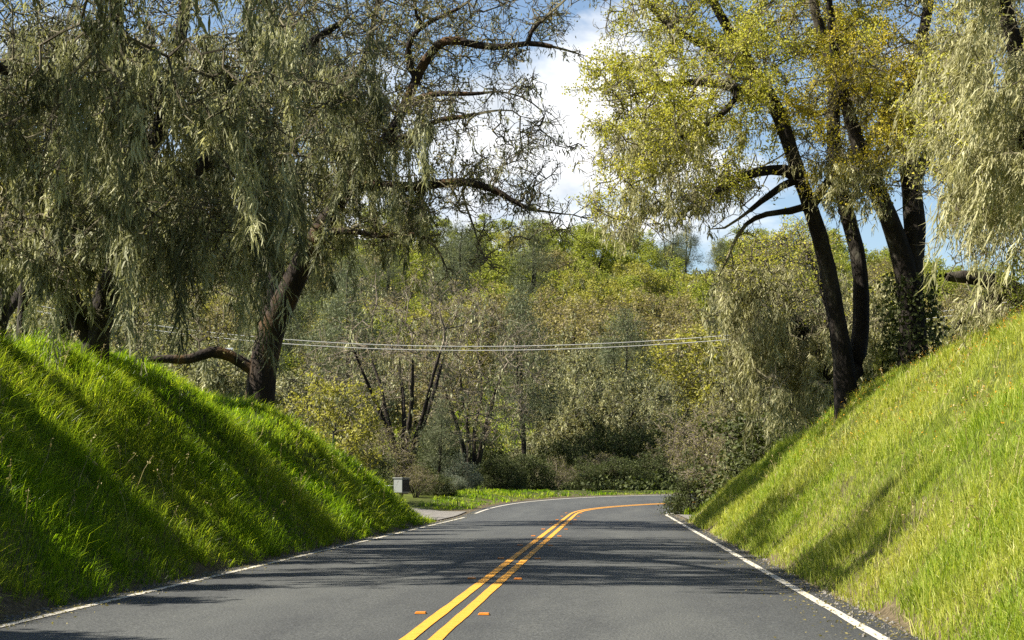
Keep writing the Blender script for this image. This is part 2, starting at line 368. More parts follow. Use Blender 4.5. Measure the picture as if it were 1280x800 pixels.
def strip(name, s0, s1, u0, u1, mat, dz, nu=2, ds_=.5, wob=0.0, seed=0, across=False, zf=None):
    ss = np.arange(s0, s1 + 1e-6, ds_); us = np.linspace(0, 1, nu)
    x, y, th = centre(ss); rg = np.random.default_rng(seed)
    def wobble():
        k = rg.normal(size=len(ss)); return np.convolve(k, np.ones(3) / 3, 'same') * wob
    a = u0 + wobble(); b = u1 + wobble()
    U = a[:, None] * (1 - us) + b[:, None] * us
    X = x[:, None] + U * np.cos(th)[:, None]; Y = y[:, None] - U * np.sin(th)[:, None]
    Z = road_z(ss[:, None], U) + dz
    n, m = U.shape; ii = np.arange(n * m).reshape(n, m)
    F = np.stack([ii[:-1, :-1], ii[:-1, 1:], ii[1:, 1:], ii[1:, :-1]], -1).reshape(-1, 4)
    at = {'across': ((U + 4) / 8).ravel()} if across else None
    return mesh_np(name, np.stack([X, Y, Z], -1).reshape(-1, 3), [F], mat, attrs=at, smooth=True)
SE = S0 + RAD * TURN + 60
tag(strip('road', -40, SE, -3.95, 3.75, M['asphalt'], 0.0, nu=25, ds_=.5, wob=.03, across=True), kind='structure')
tag(strip('shoulder_left', -40, SE, -4.5, -3.9, M['dirt'], -0.012, nu=4, wob=.05, seed=2), kind='structure')
tag(strip('shoulder_right', -40, S0 + 12, 3.7, 4.25, M['dirt'], -0.012, nu=4, wob=.05, seed=3), kind='structure')
def marking(name, s0, s1, u, w, mat, label, cat, seed, group=None):
    o = strip(name, s0, s1, u - w / 2, u + w / 2, mat, 0.006, nu=3, ds_=.25, wob=.004, seed=seed); o['kind'] = 'structure'; return o
marking('yellow_line', -40, SE, -.105, .105, M['yellow'], '', '', 11)
marking('yellow_line', -40, SE, .105, .105, M['yellow'], '', '', 12)
marking('edge_line_left', -40, 64, -3.66, .10, M['white'], '', '', 13)
marking('edge_line_left', 69, SE, -3.66, .10, M['white'], '', '', 14)
marking('edge_line_right', -40, S0 + 38, 3.47, .10, M['white'], '', '', 15)

# gravel driveways either side
def patch(name, pts, mat, dz, step=.5, lift=None):
    """a ground sheet over a polygon, following the terrain"""
    pts = np.array(pts, float); x0, y0 = pts.min(0); x1, y1 = pts.max(0)
    xs = np.arange(x0, x1 + step, step); ys = np.arange(y0, y1 + step, step); X, Y = np.meshgrid(xs, ys)
    inside = np.zeros(X.shape, bool); j = len(pts) - 1
    for i in range(len(pts)):
        (xi, yi), (xj, yj) = pts[i], pts[j]
        c = ((yi > Y) != (yj > Y)) & (X < (xj - xi) * (Y - yi) / (yj - yi + 1e-12) + xi); inside ^= c; j = i
    Z = height(X, Y) + dz; n, m = X.shape; ii = np.arange(n * m).reshape(n, m)
    F = np.stack([ii[:-1, :-1], ii[:-1, 1:], ii[1:, 1:], ii[1:, :-1]], -1).reshape(-1, 4)
    F = F[inside.ravel()[F].all(1)]
    use = np.unique(F); re = np.full(n * m, -1); re[use] = np.arange(len(use))
    V = np.stack([X, Y, Z], -1).reshape(-1, 3)[use]
    o = mesh_np(name, V, [re[F]], mat, smooth=True); tag(o, kind='structure'); return o
patch('driveway_left', [(-5.2, 57.5), (-7, 60), (-9, 63), (-14, 66), (-26, 68), (-26, 72.5), (-14, 71.5), (-8, 71), (-5.2, 70.5)], M['gravel'], .03)
patch('driveway_right', [(2.5, 55), (3.3, 58), (4.6, 62), (9, 64), (9, 70), (4, 70), (2.5, 70.5)], M['gravel'], .03, step=.3)

# ------------------------------------------------------------------ tree growing
def sample_px(blobs, rng):
    """points filling crown lobes: (pixel cx, cy, rx, ry, near, far, n)"""
    out = []
    for (cx, cy_, rx_, ry_, d0, d1, n) in blobs:
        k = rng.normal(size=(n, 3)); k = norm(k) * rng.uniform(0, 1, (n, 1)) ** (1 / 2.6)
        out.append(P(cx + k[:, 0] * rx_, cy_ + k[:, 1] * ry_, (d0 + d1) / 2 + k[:, 2] * (d1 - d0) / 2))
    return np.concatenate(out)
def grow(limbs, A, rng, step=.35, infl=4.0, kill=.55, gnarl=.35, droop=0.0, iters=140):
    """space colonisation from given limbs. limbs: arrays (n,4) x,y,z,r; a limb starts at the node nearest to its first point"""
    pos, par, rad = [], [], []
    for lb in limbs:
        lb = np.asarray(lb, float)
        # resample
        seg = np.linalg.norm(np.diff(lb[:, :3], axis=0), axis=1); cum = np.concatenate([[0], np.cumsum(seg)])
        n = max(2, int(cum[-1] / step) + 1); q = np.linspace(0, cum[-1], n)
        # smooth the corners
        pts = np.stack([np.interp(q, cum, lb[:, k]) for k in range(4)], 1)
        for _ in range(3): pts[1:-1, :3] = .25 * pts[:-2, :3] + .5 * pts[1:-1, :3] + .25 * pts[2:, :3]
        wig = rng.normal(size=(n, 3)) * .045; wig[0] = 0; pts[:, :3] += np.cumsum(wig, 0) * np.linspace(0, .6, n)[:, None] * .5
        if pos:
            d = np.linalg.norm(np.array(pos) - pts[0, :3], axis=1); p0 = int(d.argmin())
            if d[p0] > 1.2: p0 = -1
        else: p0 = -1
        start = 1 if p0 >= 0 else 0; prev = p0
        for k in range(start, n):
            pos.append(pts[k, :3]); par.append(prev); rad.append(pts[k, 3]); prev = len(pos) - 1
    pos = [np.array(p) for p in pos]
    Np = np.array(pos); npres = len(Np)
    MAXN = npres + 30000
    NP = np.zeros((MAXN, 3)); NP[:npres] = Np; PAR = np.full(MAXN, -1); PAR[:npres] = par
    RAD = np.zeros(MAXN); RAD[:npres] = rad; cnt = npres
    A = np.array(A); near = np.zeros(len(A), int); dist = np.full(len(A), 1e9); stuck = np.zeros(len(A), int)
    def upd(ids):
        nonlocal near, dist
        for i in range(0, len(ids), 400):
            q = ids[i:i + 400]
            d = np.linalg.norm(A[:, None] - NP[q][None], axis=2); k = d.argmin(1); dm = d[np.arange(len(A)), k]
            b = dm < dist; dist[b] = dm[b]; near[b] = q[k[b]]
    upd(np.arange(npres))
    for it in range(iters):
        if not len(A): break
        act = dist < infl
        if not act.any(): infl *= 1.5; act = dist < infl
        if not act.any(): break
        ids, inv = np.unique(near[act], return_inverse=True)
        d = norm(A[act] - NP[near[act]]); acc = np.zeros((len(ids), 3)); np.add.at(acc, inv, d)
        dirs = norm(acc) + rng.normal(size=acc.shape) * gnarl; dirs[:, 2] -= droop
        new = NP[ids] + norm(dirs) * step * rng.uniform(.8, 1.2, (len(ids), 1))
        if cnt + len(new) > MAXN: break
        NP[cnt:cnt + len(new)] = new; PAR[cnt:cnt + len(new)] = ids; nid = np.arange(cnt, cnt + len(new)); cnt += len(new)
        old = near.copy(); upd(nid)
        same = (near == old) & act; stuck[same] += 1
        keep = (dist > kill) & (stuck < 5)
        A, near, dist, stuck = A[keep], near[keep], dist[keep], stuck[keep]
    return NP[:cnt], PAR[:cnt], RAD[:cnt], npres

def pipe_radii(PAR, RAD, r0=.010, e=2.35, cap=None):
    n = len(PAR); acc = np.zeros(n); r = np.zeros(n)
    for i in range(n - 1, -1, -1):
        v = acc[i] if acc[i] > 0 else r0 ** e
        r[i] = v ** (1 / e)
        if PAR[i] >= 0: acc[PAR[i]] += v
    if cap: r = np.minimum(r, cap)
    # a given radius rules on given limbs
    r = np.where(RAD > 0, RAD, r)
    for i in range(n):
        p = PAR[i]
        if p >= 0: r[i] = min(r[i], r[p])
    return r
def tubes(pos, par, r, sel, sides, ref=(.37, .52, .77)):
    """tube mesh for the nodes in sel (with the piece that leads from their parent)"""
    n = len(pos); ref = np.array(ref)
    main = np.full(n, -1); best = np.zeros(n)
    for i in range(n):
        p = par[i]
        if p >= 0 and r[i] > best[p]: best[p] = r[i]; main[p] = i
    ids = np.where(sel & (par >= 0))[0]; p = par[ids]
    seg = norm(pos[ids] - pos[p])
    tan = np.zeros((n, 3)); tan[ids] = seg
    m = main >= 0
    tan2 = tan.copy(); tan2[m] = norm(tan[m] + norm(pos[main[m]] - pos[np.where(m)[0]]))
    def frame(t):
        a = norm(np.cross(t, ref)); return a, np.cross(t, a)
    w = np.arange(sides) * 2 * math.pi / sides
    def ring(c, t, rr):
        a, b = frame(t); return c[:, None] + rr[:, None, None] * (np.cos(w)[None, :, None] * a[:, None] + np.sin(w)[None, :, None] * b[:, None])
    V1 = ring(pos[ids], tan2[ids], r[ids])
    has = np.full(n, -1); has[ids] = np.arange(len(ids))
    cont = (main[p] == ids) & (has[p] >= 0)
    nb = np.where(~cont)[0]
    V0 = ring(pos[p[nb]], seg[nb], np.minimum(r[p[nb]], r[ids[nb]] * 1.25))
    k = len(ids)
    base = np.where(cont, has[p], 0); base[nb] = k + np.arange(len(nb))
    a = base[:, None] * sides + np.arange(sides); b = np.arange(k)[:, None] * sides + np.arange(sides)
    F = np.stack([a, np.roll(a, -1, 1), np.roll(b, -1, 1), b], -1).reshape(-1, 4)
    return np.concatenate([V1.reshape(-1, 3), V0.reshape(-1, 3)]), F

def twiglets(start, dirs, rng, length, r, levels=3, gnarl=.55, droop=0.0):
    """thin 3-sided crooked twigs; returns V, F and the points along them"""
    n = len(start); pts = [start]; d = norm(dirs); ln = length * rng.uniform(.5, 1.3, (n, 1)) / levels
    for k in range(levels):
        d = norm(d + rng.normal(size=(n, 3)) * gnarl - np.array([0, 0, droop])); pts.append(pts[-1] + d * ln)
    pts = np.stack(pts, 1); w = np.arange(3) * 2 * math.pi / 3
    t = norm(pts[:, -1] - pts[:, 0]); a = norm(np.cross(t, np.array([.37, .52, .77]))); b = np.cross(t, a)
    off = np.cos(w)[None, :, None] * a[:, None] + np.sin(w)[None, :, None] * b[:, None]
    rr = r * np.linspace(1, .45, levels + 1)
    V = pts[:, :, None] + off[:, None] * rr[None, :, None, None]
    i = np.arange(n * (levels + 1) * 3).reshape(n, levels + 1, 3); a_, b_ = i[:, :-1], i[:, 1:]
    F = np.stack([a_, np.roll(a_, -1, 2), np.roll(b_, -1, 2), b_], -1).reshape(-1, 4)
    return V.reshape(-1, 3), F, pts
def leaf_quads(c, size, rng, aspect=.6, dirs=None, up=0.0):
    n = len(c); d = norm(rng.normal(size=(n, 3)) + np.array([0, 0, up])) if dirs is None else norm(dirs + rng.normal(size=(n, 3)) * .35)
    o = norm(np.cross(d, rng.normal(size=(n, 3)))); s = size * rng.uniform(.55, 1.35, (n, 1))
    nrm = np.cross(d, o)
    V = np.stack([c, c + d * s * .5 + o * s * aspect * .5 + nrm * s * .1, c + d * s, c + d * s * .5 - o * s * aspect * .5 + nrm * s * .1], 1)
    F = np.arange(n * 4).reshape(n, 4); tint = np.repeat(np.clip(rng.normal(.5, .2, n), 0, 1), 4)
    return V.reshape(-1, 3), F, tint
def patchy(p, rng=None, k=1.05, thr=.1):
    """keeps points inside uneven patches about a metre across"""
    v = np.sin(p[:, 0] * k * 1.3 + 1.7 * np.sin(p[:, 2] * k)) + np.sin(p[:, 1] * k * 1.1 + 2.1) * .7 + np.sin(p[:, 2] * k * 1.6 + 1.3 * np.sin(p[:, 0] * k * .9) + p[:, 1]) 
    return v > thr
def gapped(p, *_):
    """gaps between the low boughs on the far side of the left bank's crest, where the sun comes through"""
    return ~((p[:, 2] < (-4.9 - p[:, 0]) * 1.04) & (p[:, 0] < -8.7) & (np.sin((p[:, 1] + .15 * p[:, 0]) * 2.0) < .35))
def moss_strands(att, rng, length, width, per=30, spread=.07, slant=(0, 0), levels=4, wander=.3):
    """hanging lichen: each beard is a fluff of short crinkled ribbons strung down its length"""
    n = len(att); Lb = length * np.clip(np.exp(rng.normal(-.3, .6, n)), .15, 2.6); tint0 = np.clip(rng.normal(.45, .25, n), 0, 1)
    sl = np.stack([slant[0] + rng.normal(0, .10, n), slant[1] + rng.normal(0, .10, n), -np.ones(n)], 1); sl = norm(sl)
    t = rng.uniform(0, 1, (n, per)) ** 1.25; m = n * per
    sway = np.sin(t * 3.0 + rng.uniform(0, 6, (n, 1))) * .06 * Lb[:, None]
    c = att[:, None] + sl[:, None] * (t * Lb[:, None])[..., None]
    c[..., 0] += sway; c = c + rng.normal(size=(n, per, 3)) * (spread * (1.35 if per > 80 else 1.0) * (1.15 - t) * rng.uniform(.5, 1.5, (n, 1)) + .012)[..., None] * np.array([1, 1, .6])
    c = c.reshape(m, 3); sl = np.repeat(sl, per, 0)
    l = (.10 + .22 * np.repeat(Lb, per)) * rng.uniform(.4, 1.4, m); l = np.minimum(l, .42); w = width * rng.uniform(.5, 1.6, m)
    ang = rng.uniform(0, math.pi, m); side = np.stack([np.cos(ang), np.sin(ang), rng.normal(0, .25, m)], 1)
    d = norm(sl + rng.normal(size=(m, 3)) * np.array([.42, .42, .25])); rows = []; p = c
    prof = np.array([.55, 1.0, .75, .1]) if levels == 4 else np.linspace(.8, .1, levels)
    for k in range(levels):
        hw = (w * prof[k] * rng.uniform(.6, 1.4, m))[:, None]
        rows.append(np.stack([p - side * hw / 2, p + side * hw / 2], 1))
        d = norm(d * .75 + sl * .35 + rng.normal(size=(m, 3)) * wander)
        p = p + d * (l / (levels - 1))[:, None]
    V = np.stack(rows, 1)
    i = np.arange(m * levels * 2).reshape(m, levels, 2)
    F = np.stack([i[:, :-1, 0], i[:, :-1, 1], i[:, 1:, 1], i[:, 1:, 0]], -1).reshape(-1, 4)
    tint = np.clip(np.repeat(tint0, per) + rng.normal(0, .14, m), 0, 1)
    return V.reshape(-1, 3), F, np.repeat(tint, levels * 2)

def make_tree(name, base, label, cat, group, limbs, attr, seed, clump=None, gaps=False, step=.35, infl=4., kill=.55, gnarl=.35, r0=.010, e=2.35, cap=.14, droop=0.,
              thick=.045, bark='bark', twig=(3, .55, .009, 'twig'), leaf=None, leaf2=None, moss=None, sides=9, moss_from=None):
    """leaf: (per twig point, size, material, aspect, share of twigs, region fn); moss: (tufts, length, width, per, material, slant, region fn)"""
    rng = np.random.default_rng(seed); base = np.array(base, float)
    if clump is not None: attr = attr[patchy(attr, k=1.0, thr=clump)]
    if gaps: attr = attr[gapped(attr)]
    pos, par, RAD, npres = grow(limbs, attr, rng, step, infl, kill, gnarl, droop)
    r = pipe_radii(par, RAD, r0, e, cap)
    root = empty(name, base, label, cat, group)
    q = pos - base
    # flare at the foot
    V, F = tubes(q, par, r, r >= thick, sides)
    nn = np.sin(V @ np.array([[9., 3, 5], [2, 11, 4], [3, 2, 2.2]]).T).sum(1)
    V = V + (V * 0 + .0) 
    if sides > 5: V = V + norm(rng.normal(size=V.shape)) * .012 
    mesh_np('trunk', V, [F], M[bark], root, smooth=True)
    Vs, Fs = [], []; off = 0
    V, F = tubes(q, par, r, r < thick, 4); Vs.append(V); Fs.append(F); off += len(V)
    thin = np.where((r < .03 if not moss_from else r < moss_from) & (par >= 0))[0]
    nchild = np.bincount(par[par >= 0], minlength=len(par)); 
    tip = thin[nchild[thin] == 0]
    k, tl, tr, tmat = twig
    st = np.concatenate([np.repeat(tip, k), thin]) if k else tip[:0]
    tp = None
    if len(st):
        d = q[st] - q[par[st]]
        V, F, tp = twiglets(q[st], norm(d) + rng.normal(size=(len(st), 3)) * .8, rng, tl, tr); Vs.append(V); Fs.append(F + off); off += len(V)
        st2 = tp[:, 1:3].reshape(-1, 3); d2 = (tp[:, 2:4] - tp[:, 1:3]).reshape(-1, 3)
        V, F, tp2 = twiglets(st2, norm(d2) + rng.normal(size=d2.shape) * .8, rng, tl * .6, tr * .75, levels=2); Vs.append(V); Fs.append(F + off); off += len(V)
        tp = np.concatenate([tp[:, 1:].reshape(-1, 3), tp2[:, 1:].reshape(-1, 3)])
    mesh_np('branches', np.concatenate(Vs), Fs, M[tmat], root)
    for lf in (leaf, leaf2):
        if not lf or tp is None: continue
        per, size, lm, asp, share, fn = lf
        c = tp[rng.uniform(size=len(tp)) < share]
        if fn is not None: c = c[fn(c + base, rng)]
        # clumps: keep some sprays full and leave others nearly bare
        c = np.repeat(c, per, 0) + rng.normal(size=(len(c) * per, 3)) * size * (.9 if per < 6 else 1.15)
        V, F, tint = leaf_quads(c, size, rng, asp, up=.3)
        mesh_np('crown', V, [F], M[lm], root, attrs={'tint': tint})
    for ms in (moss if isinstance(moss, list) else [moss] if moss else []):
        nt, ml, mw, per, mm, slant, fn = ms
        cand = np.where((r < .13) & (par >= 0))[0]
        a = q[rng.choice(cand, nt)]
        if tp is not None: 
            h_ = rng.uniform(size=nt) < .35; a[h_] = tp[rng.integers(0, len(tp), h_.sum())]
        if fn is not None: a = a[fn(a + base, rng)]
        V, F, tint = moss_strands(a, rng, ml, mw, per, slant=slant)
        mesh_np('hanging_moss', V, [F], M[mm], root, attrs={'tint': tint})
    return root
def limb(pts):
    """list of (px, py, depth, radius in m)"""
    a = np.array(pts, float); return np.concatenate([P(a[:, 0], a[:, 1], a[:, 2]), a[:, 3:4]], 1)
def px_fn(f):
    def g(p, rng):
        x, y = proj(p); return f(x, y, p, rng)
    return g

rng = np.random.default_rng(11)
# --- left, near: many-stemmed oak hung with lichen
LA = sample_px([(60, 130, 270, 170, 23, 37, 620), (240, 140, 190, 170, 25, 39, 560), (120, 290, 230, 80, 25, 36, 300), (260, 300, 90, 70, 27, 36, 80),
                (150, -150, 330, 120, 18.5, 25, 260), (-270, -110, 170, 110, 19.5, 25, 300), (-160, -200, 200, 110, 19.5, 25, 420), (100, -120, 380, 130, 29, 38, 330), (400, 60, 90, 100, 28, 38, 120)], rng)
gb = lambda x, y: np.array([x, y, float(height(np.array([x]), np.array([y]))[0]) - .08])
def based(l, drop=.25):
    l = l.copy(); l[0, 2] = gb(l[0, 0], l[0, 1])[2] - drop; return l
s1 = based(limb([(118, 436, 33.5, .28), (122, 390, 33.2, .23), (150, 330, 33, .23), (185, 260, 33, .2), (195, 190, 32.5, .17), (130, 135, 31, .13), (80, 95, 30, .11), (0, 86, 29, .08)]))
s2 = limb([(110, 425, 33.5, .2), (92, 390, 33, .16), (78, 330, 32, .14), (60, 250, 31, .14), (20, 160, 30, .11), (-60, 60, 29, .08)])
s3 = limb([(185, 260, 33, .2), (260, 200, 33.5, .16), (300, 130, 34, .12), (360, 70, 34, .09), (420, 30, 34, .06)])
s4 = limb([(195, 190, 32.5, .16), (210, 110, 32, .14), (230, 30, 32, .11), (240, -80, 32, .08)])
s5 = limb([(122, 400, 33.2, .12), (60, 350, 31, .10), (-60, 280, 29, .12), (-150, 230, 28, .09)])
s7 = limb([(0, 86, 29, .09), (-90, 20, 27, .08), (-200, -60, 24.5, .06), (-300, -110, 22, .04)])
s8 = based(limb([(72, 432, 34.5, .19), (82, 380, 34.3, .16), (95, 320, 34, .13), (140, 260, 33.6, .1), (165, 190, 33, .07)]))
s9 = based(limb([(32, 428, 35, .17), (28, 380, 34.6, .14), (40, 320, 34.3, .11), (20, 250, 34, .08)]))
s6 = limb([(130, 135, 31, .13), (150, 80, 29, .12), (140, 0, 26, .1), (130, -90, 23, .08), (180, -150, 20.5, .05)])
make_tree('oak_tree', gb(*s1[0, :2]), 'many-stemmed oak curtained in grey-green lichen on the left bank, nearest on that side', 'tree', 'lichen-hung oaks on the left bank',
          [s1, s2, s3, s4, s5, s8, s9, s6, s7], LA, 21, moss_from=.06, clump=-.6, gaps=True, gnarl=.6, r0=.015, twig=(4, .55, .012, 'twig'), bark='bark', cap=.15, droop=.05,
          leaf=(1, .06, 'leaf_olive', .6, .6, None),
          leaf2=(2, .075, 'moss', .3, .4, patchy),
          moss=[(4800, .24, .020, 16, 'moss', (.02, 0), px_fn(lambda x, y, p, r_: patchy(p, k=1.4, thr=.25) & gapped(p) & ((y < 330) | (x > 200) | (r_.uniform(size=len(x)) < .3)))), (900, 1.0, .024, 130, 'moss', (-.04, 0), px_fn(lambda x, y, p, r_: (y > 20) & (y < 320) & gapped(p))), (3200, .6, .03, 30, 'moss', (0, 0), px_fn(lambda x, y, p, r_: (y < -15) & (p[:, 1] < 27)))])
# --- left, second: leaning oak with the limbs that reach over the road
LB = sample_px([(370, 150, 170, 170, 44, 57, 420), (490, 50, 110, 90, 45, 56, 330), (510, 140, 90, 80, 44, 54, 200), (570, 225, 110, 45, 45, 52, 150),
                (650, 30, 75, 45, 46, 51, 150), (640, 95, 60, 35, 47, 50, 70), (665, 210, 60, 50, 46, 51, 140), (400, -90, 260, 90, 42, 58, 300), (320, 310, 100, 70, 51, 57, 120),
                (470, 260, 100, 60, 46, 54, 130), (660, 290, 70, 25, 46, 50, 40), (705, 278, 30, 18, 47, 49, 40), (606, 315, 25, 28, 46.5, 49, 40), (722, 70, 22, 22, 47, 49, 30), (600, -40, 150, 40, 44, 54, 60), (230, 400, 100, 50, 47, 55, 60)], rng)
t1 = based(limb([(322, 512, 50, .46), (328, 460, 50, .40), (338, 415, 50, .36), (365, 355, 49.5, .33), (398, 292, 49, .27), (440, 230, 49, .2), (490, 170, 49, .15), (520, 100, 49, .13), (548, 48, 48.6, .12), (590, 62, 48.4, .10), (625, 67, 48.2, .09), (655, 52, 48, .075), (690, 62, 48, .055), (718, 72, 48, .03)]))
t2 = limb([(335, 420, 50, .3), (345, 330, 50.5, .26), (350, 240, 51, .22), (330, 140, 51, .17), (310, 40, 51, .12), (300, -80, 51, .08)])
t3 = limb([(440, 230, 49, .16), (520, 235, 48.5, .13), (575, 225, 48.2, .11), (605, 232, 48, .10), (630, 240, 48, .085), (648, 262, 48, .065), (668, 270, 48, .055), (686, 262, 48, .04), (702, 274, 48, .03), (718, 270, 48, .02)])
t4 = limb([(328, 470, 50, .22), (300, 450, 50, .17), (262, 432, 49.6, .15), (243, 455, 49.3, .14), (205, 448, 49, .11), (160, 452, 49, .07)])
t5 = limb([(655, 52, 48, .06), (668, 28, 48, .05), (700, 10, 48, .035), (722, -20, 48, .025)])
t6 = limb([(350, 240, 51, .16), (420, 160, 52, .12), (460, 60, 52.5, .09), (480, -60, 53, .06)])
t7 = limb([(575, 225, 48.2, .05), (580, 262, 48, .04), (598, 285, 48, .032), (594, 306, 48, .026), (612, 326, 48, .018)])
t8 = limb([(440, 230, 49, .12), (468, 185, 48.6, .10), (515, 168, 48.2, .085), (552, 142, 48, .07), (585, 152, 47.8, .055), (612, 132, 47.6, .04), (640, 138, 47.5, .025)])
t9 = limb([(490, 170, 49, .11), (505, 128, 48.5, .09), (548, 112, 48.3, .07), (590, 122, 48.2, .055), (625, 108, 48, .04), (652, 118, 48, .025)])
t10 = limb([(398, 292, 49, .12), (440, 285, 48.5, .09), (478, 300, 48, .07), (520, 288, 48, .055), (548, 305, 47.8, .04), (560, 335, 47.8, .022)])
t11 = limb([(520, 100, 49, .10), (500, 60, 48.6, .08), (530, 25, 48.4, .06), (570, 18, 48.2, .05), (600, -10, 48, .03)])
make_tree('oak_tree', gb(*t1[0, :2]), 'leaning oak on the left bank with crooked lichen-hung limbs reaching over the road', 'tree', 'lichen-hung oaks on the left bank',
          [t1, t2, t3, t4, t5, t6, t7, t8, t9, t10, t11], LB, 22, moss_from=.06, clump=-.6, gaps=True, gnarl=.6, r0=.016, twig=(4, .6, .015, 'twig'), bark='bark_rust', cap=.15, droop=.04,
          leaf=(2, .075, 'leaf_olive', .6, .55, px_fn(lambda x, y, p, r_: (x < 590) | (r_.uniform(size=len(x)) < .25))),
          leaf2=(2, .10, 'moss', .3, .35, patchy),
          moss=[(4600, .30, .026, 16, 'moss', (.02, 0), px_fn(lambda x, y, p, r_: patchy(p, k=1.4, thr=.2) & gapped(p) & ((y < 300) | (p[:, 1] > 50.4)) & ((x < 430) | (r_.uniform(size=len(x)) < np.where(y > 170, .7, .28))))),
                (560, 1.25, .030, 125, 'moss', (0, 0), px_fn(lambda x, y, p, r_: (y > 110) & (x < 540) & (y < 400) & ((y < 270) | (p[:, 1] > 50.4))))])
# --- right: twin-stemmed oak, yellow with young leaves
RA = sample_px([(850, 95, 140, 110, 36, 48, 640), (780, 110, 55, 90, 38, 46, 170), (960, 50, 140, 100, 35, 48, 420), (875, 220, 100, 50, 37, 46, 210),
                (880, -70, 220, 80, 36, 48, 330), (790, 240, 70, 45, 38, 45, 190), (905, 305, 35, 50, 40, 44, 50), (840, 262, 75, 40, 38, 44, 130), (840, 170, 100, 50, 37, 47, 200)], rng)
r1 = based(limb([(1060, 508, 42, .33), (1055, 450, 42, .235), (1045, 390, 42, .205), (1034, 320, 42, .19), (1014, 255, 42, .175), (996, 205, 42, .17), (975, 130, 42, .17), (940, 80, 41.6, .14), (905, 20, 41, .1), (860, -70, 41, .06)]))
r2 = limb([(1066, 480, 42.2, .24), (1078, 410, 42.5, .195), (1077, 330, 42.6, .18), (1058, 260, 42.8, .2), (1042, 190, 43, .17), (1045, 100, 43, .14), (1020, 20, 43, .11), (1000, -90, 43, .07)])
r3 = limb([(1000, 215, 42, .14), (960, 208, 41.8, .12), (925, 222, 41.5, .10), (885, 248, 41, .08), (850, 270, 41, .05)])
r4 = limb([(975, 130, 42, .13), (930, 110, 41.8, .11), (870, 100, 41.5, .09), (820, 110, 41, .06), (775, 125, 41, .04)])
r5 = limb([(1014, 255, 42, .10), (985, 268, 41.5, .08), (950, 262, 41.2, .065), (918, 285, 41, .045), (903, 330, 41, .025)])
r8 = limb([(1016, 255, 42, .12), (1040, 215, 41.6, .10), (1075, 195, 41.2, .08), (1100, 160, 41, .06), (1120, 110, 40.8, .04)])
r9 = limb([(930, 110, 41.8, .09), (900, 150, 41.4, .075), (860, 165, 41, .06), (825, 190, 40.8, .045), (790, 200, 40.6, .03)])
r7 = limb([(990, 225, 42, .10), (955, 245, 41.5, .075), (935, 268, 41, .05), (905, 280, 41, .03)])
r6 = limb([(940, 80, 41.6, .1), (880, 60, 41, .08), (820, 20, 41, .06), (780, -40, 41, .04)])
make_tree('oak_tree', gb(*r1[0, :2]), 'twin-stemmed oak flush with yellow young leaves on the right bank', 'tree', 'oaks on the right bank',
          [r1, r2, r3, r4, r5, r6, r7, r8, r9], RA, 31, moss_from=.06, clump=-.5, gnarl=.5, r0=.013, twig=(4, .55, .010, 'twig'), cap=.12,
          leaf=(12, .052, 'leaf_yellow', .75, .85, px_fn(lambda x, y, p, r_: patchy(p, k=1.9, thr=-.35) & (r_.uniform(size=len(x)) < np.clip((300 - y) / 120, .08, 1)))),
          moss=[(4600, .34, .022, 20, 'moss_pale', (-.05, 0), px_fn(lambda x, y, p, r_: patchy(p, k=1.3, thr=-.2) & ((y > 150) | (r_.uniform(size=len(x)) < .07))))])
# --- right: thick dark-trunked oak beside it
RB = sample_px([(1080, 90, 140, 120, 37, 50, 640), (1120, -90, 230, 90, 37, 50, 330), (1085, 200, 110, 70, 37, 47, 330), (1010, 150, 60, 70, 38, 46, 120), (1180, 150, 90, 110, 38, 48, 240)], rng)
q1 = based(limb([(1141, 468, 41.5, .40), (1141, 420, 41.5, .32), (1138, 360, 41.5, .29), (1126, 310, 41.5, .24), (1106, 265, 41.3, .21), (1085, 215, 41, .2), (1060, 150, 40.8, .15), (1040, 60, 40.5, .1), (1030, -60, 40, .06)]))
q2 = limb([(1138, 360, 41.5, .24), (1146, 290, 41.7, .26), (1138, 220, 42, .22), (1130, 150, 42, .18), (1150, 60, 42, .14), (1170, -60, 42, .08)])
q3 = limb([(1138, 230, 42, .16), (1180, 160, 42.5, .12), (1220, 80, 43, .09), (1260, -20, 43, .06)])
make_tree('oak_tree', gb(*q1[0, :2]), 'thick dark-trunked oak with golden young leaves and ivy at its foot', 'tree', 'oaks on the right bank',
          [q1, q2, q3], RB, 32, moss_from=.06, clump=-.5, gnarl=.5, r0=.013, twig=(4, .55, .010, 'twig'), cap=.10,
          leaf=(12, .052, 'leaf_golden', .75, .85, px_fn(lambda x, y, p, r_: patchy(p, k=1.9, thr=-.35) & (r_.uniform(size=len(x)) < np.clip((275 - y) / 120, .05, 1) * np.clip((1235 - x) / 90, .25, 1)))),
          moss=[(3600, .28, .022, 18, 'moss_pale', (-.08, 0), px_fn(lambda x, y, p, r_: patchy(p, thr=-.3) & (y < 265) & ((x > 1150) | (y > 190) | (r_.uniform(size=len(x)) < .12))))])
BA = sample_px([(965, 345, 75, 55, 54, 64, 240), (975, 420, 75, 60, 53, 62, 260), (1000, 310, 60, 40, 56, 64, 120), (985, 485, 60, 35, 53, 60, 90), (1095, 400, 45, 60, 54, 62, 150)], rng)
b1 = based(limb([(1035, 520, 59, .26), (1030, 470, 59, .2), (1010, 420, 58.5, .16), (985, 385, 58, .12), (955, 365, 57.5, .09), (920, 372, 57, .05)]))
b2 = limb([(1030, 470, 59, .15), (1040, 400, 59, .12), (1020, 340, 59, .09), (1000, 300, 59, .05)])
b3 = limb([(1010, 420, 58.5, .11), (980, 430, 58, .08), (950, 415, 57.5, .06), (925, 430, 57, .035)])
b4 = limb([(1035, 480, 59, .12), (1070, 430, 58.5, .09), (1095, 390, 58, .06), (1110, 350, 58, .035)])
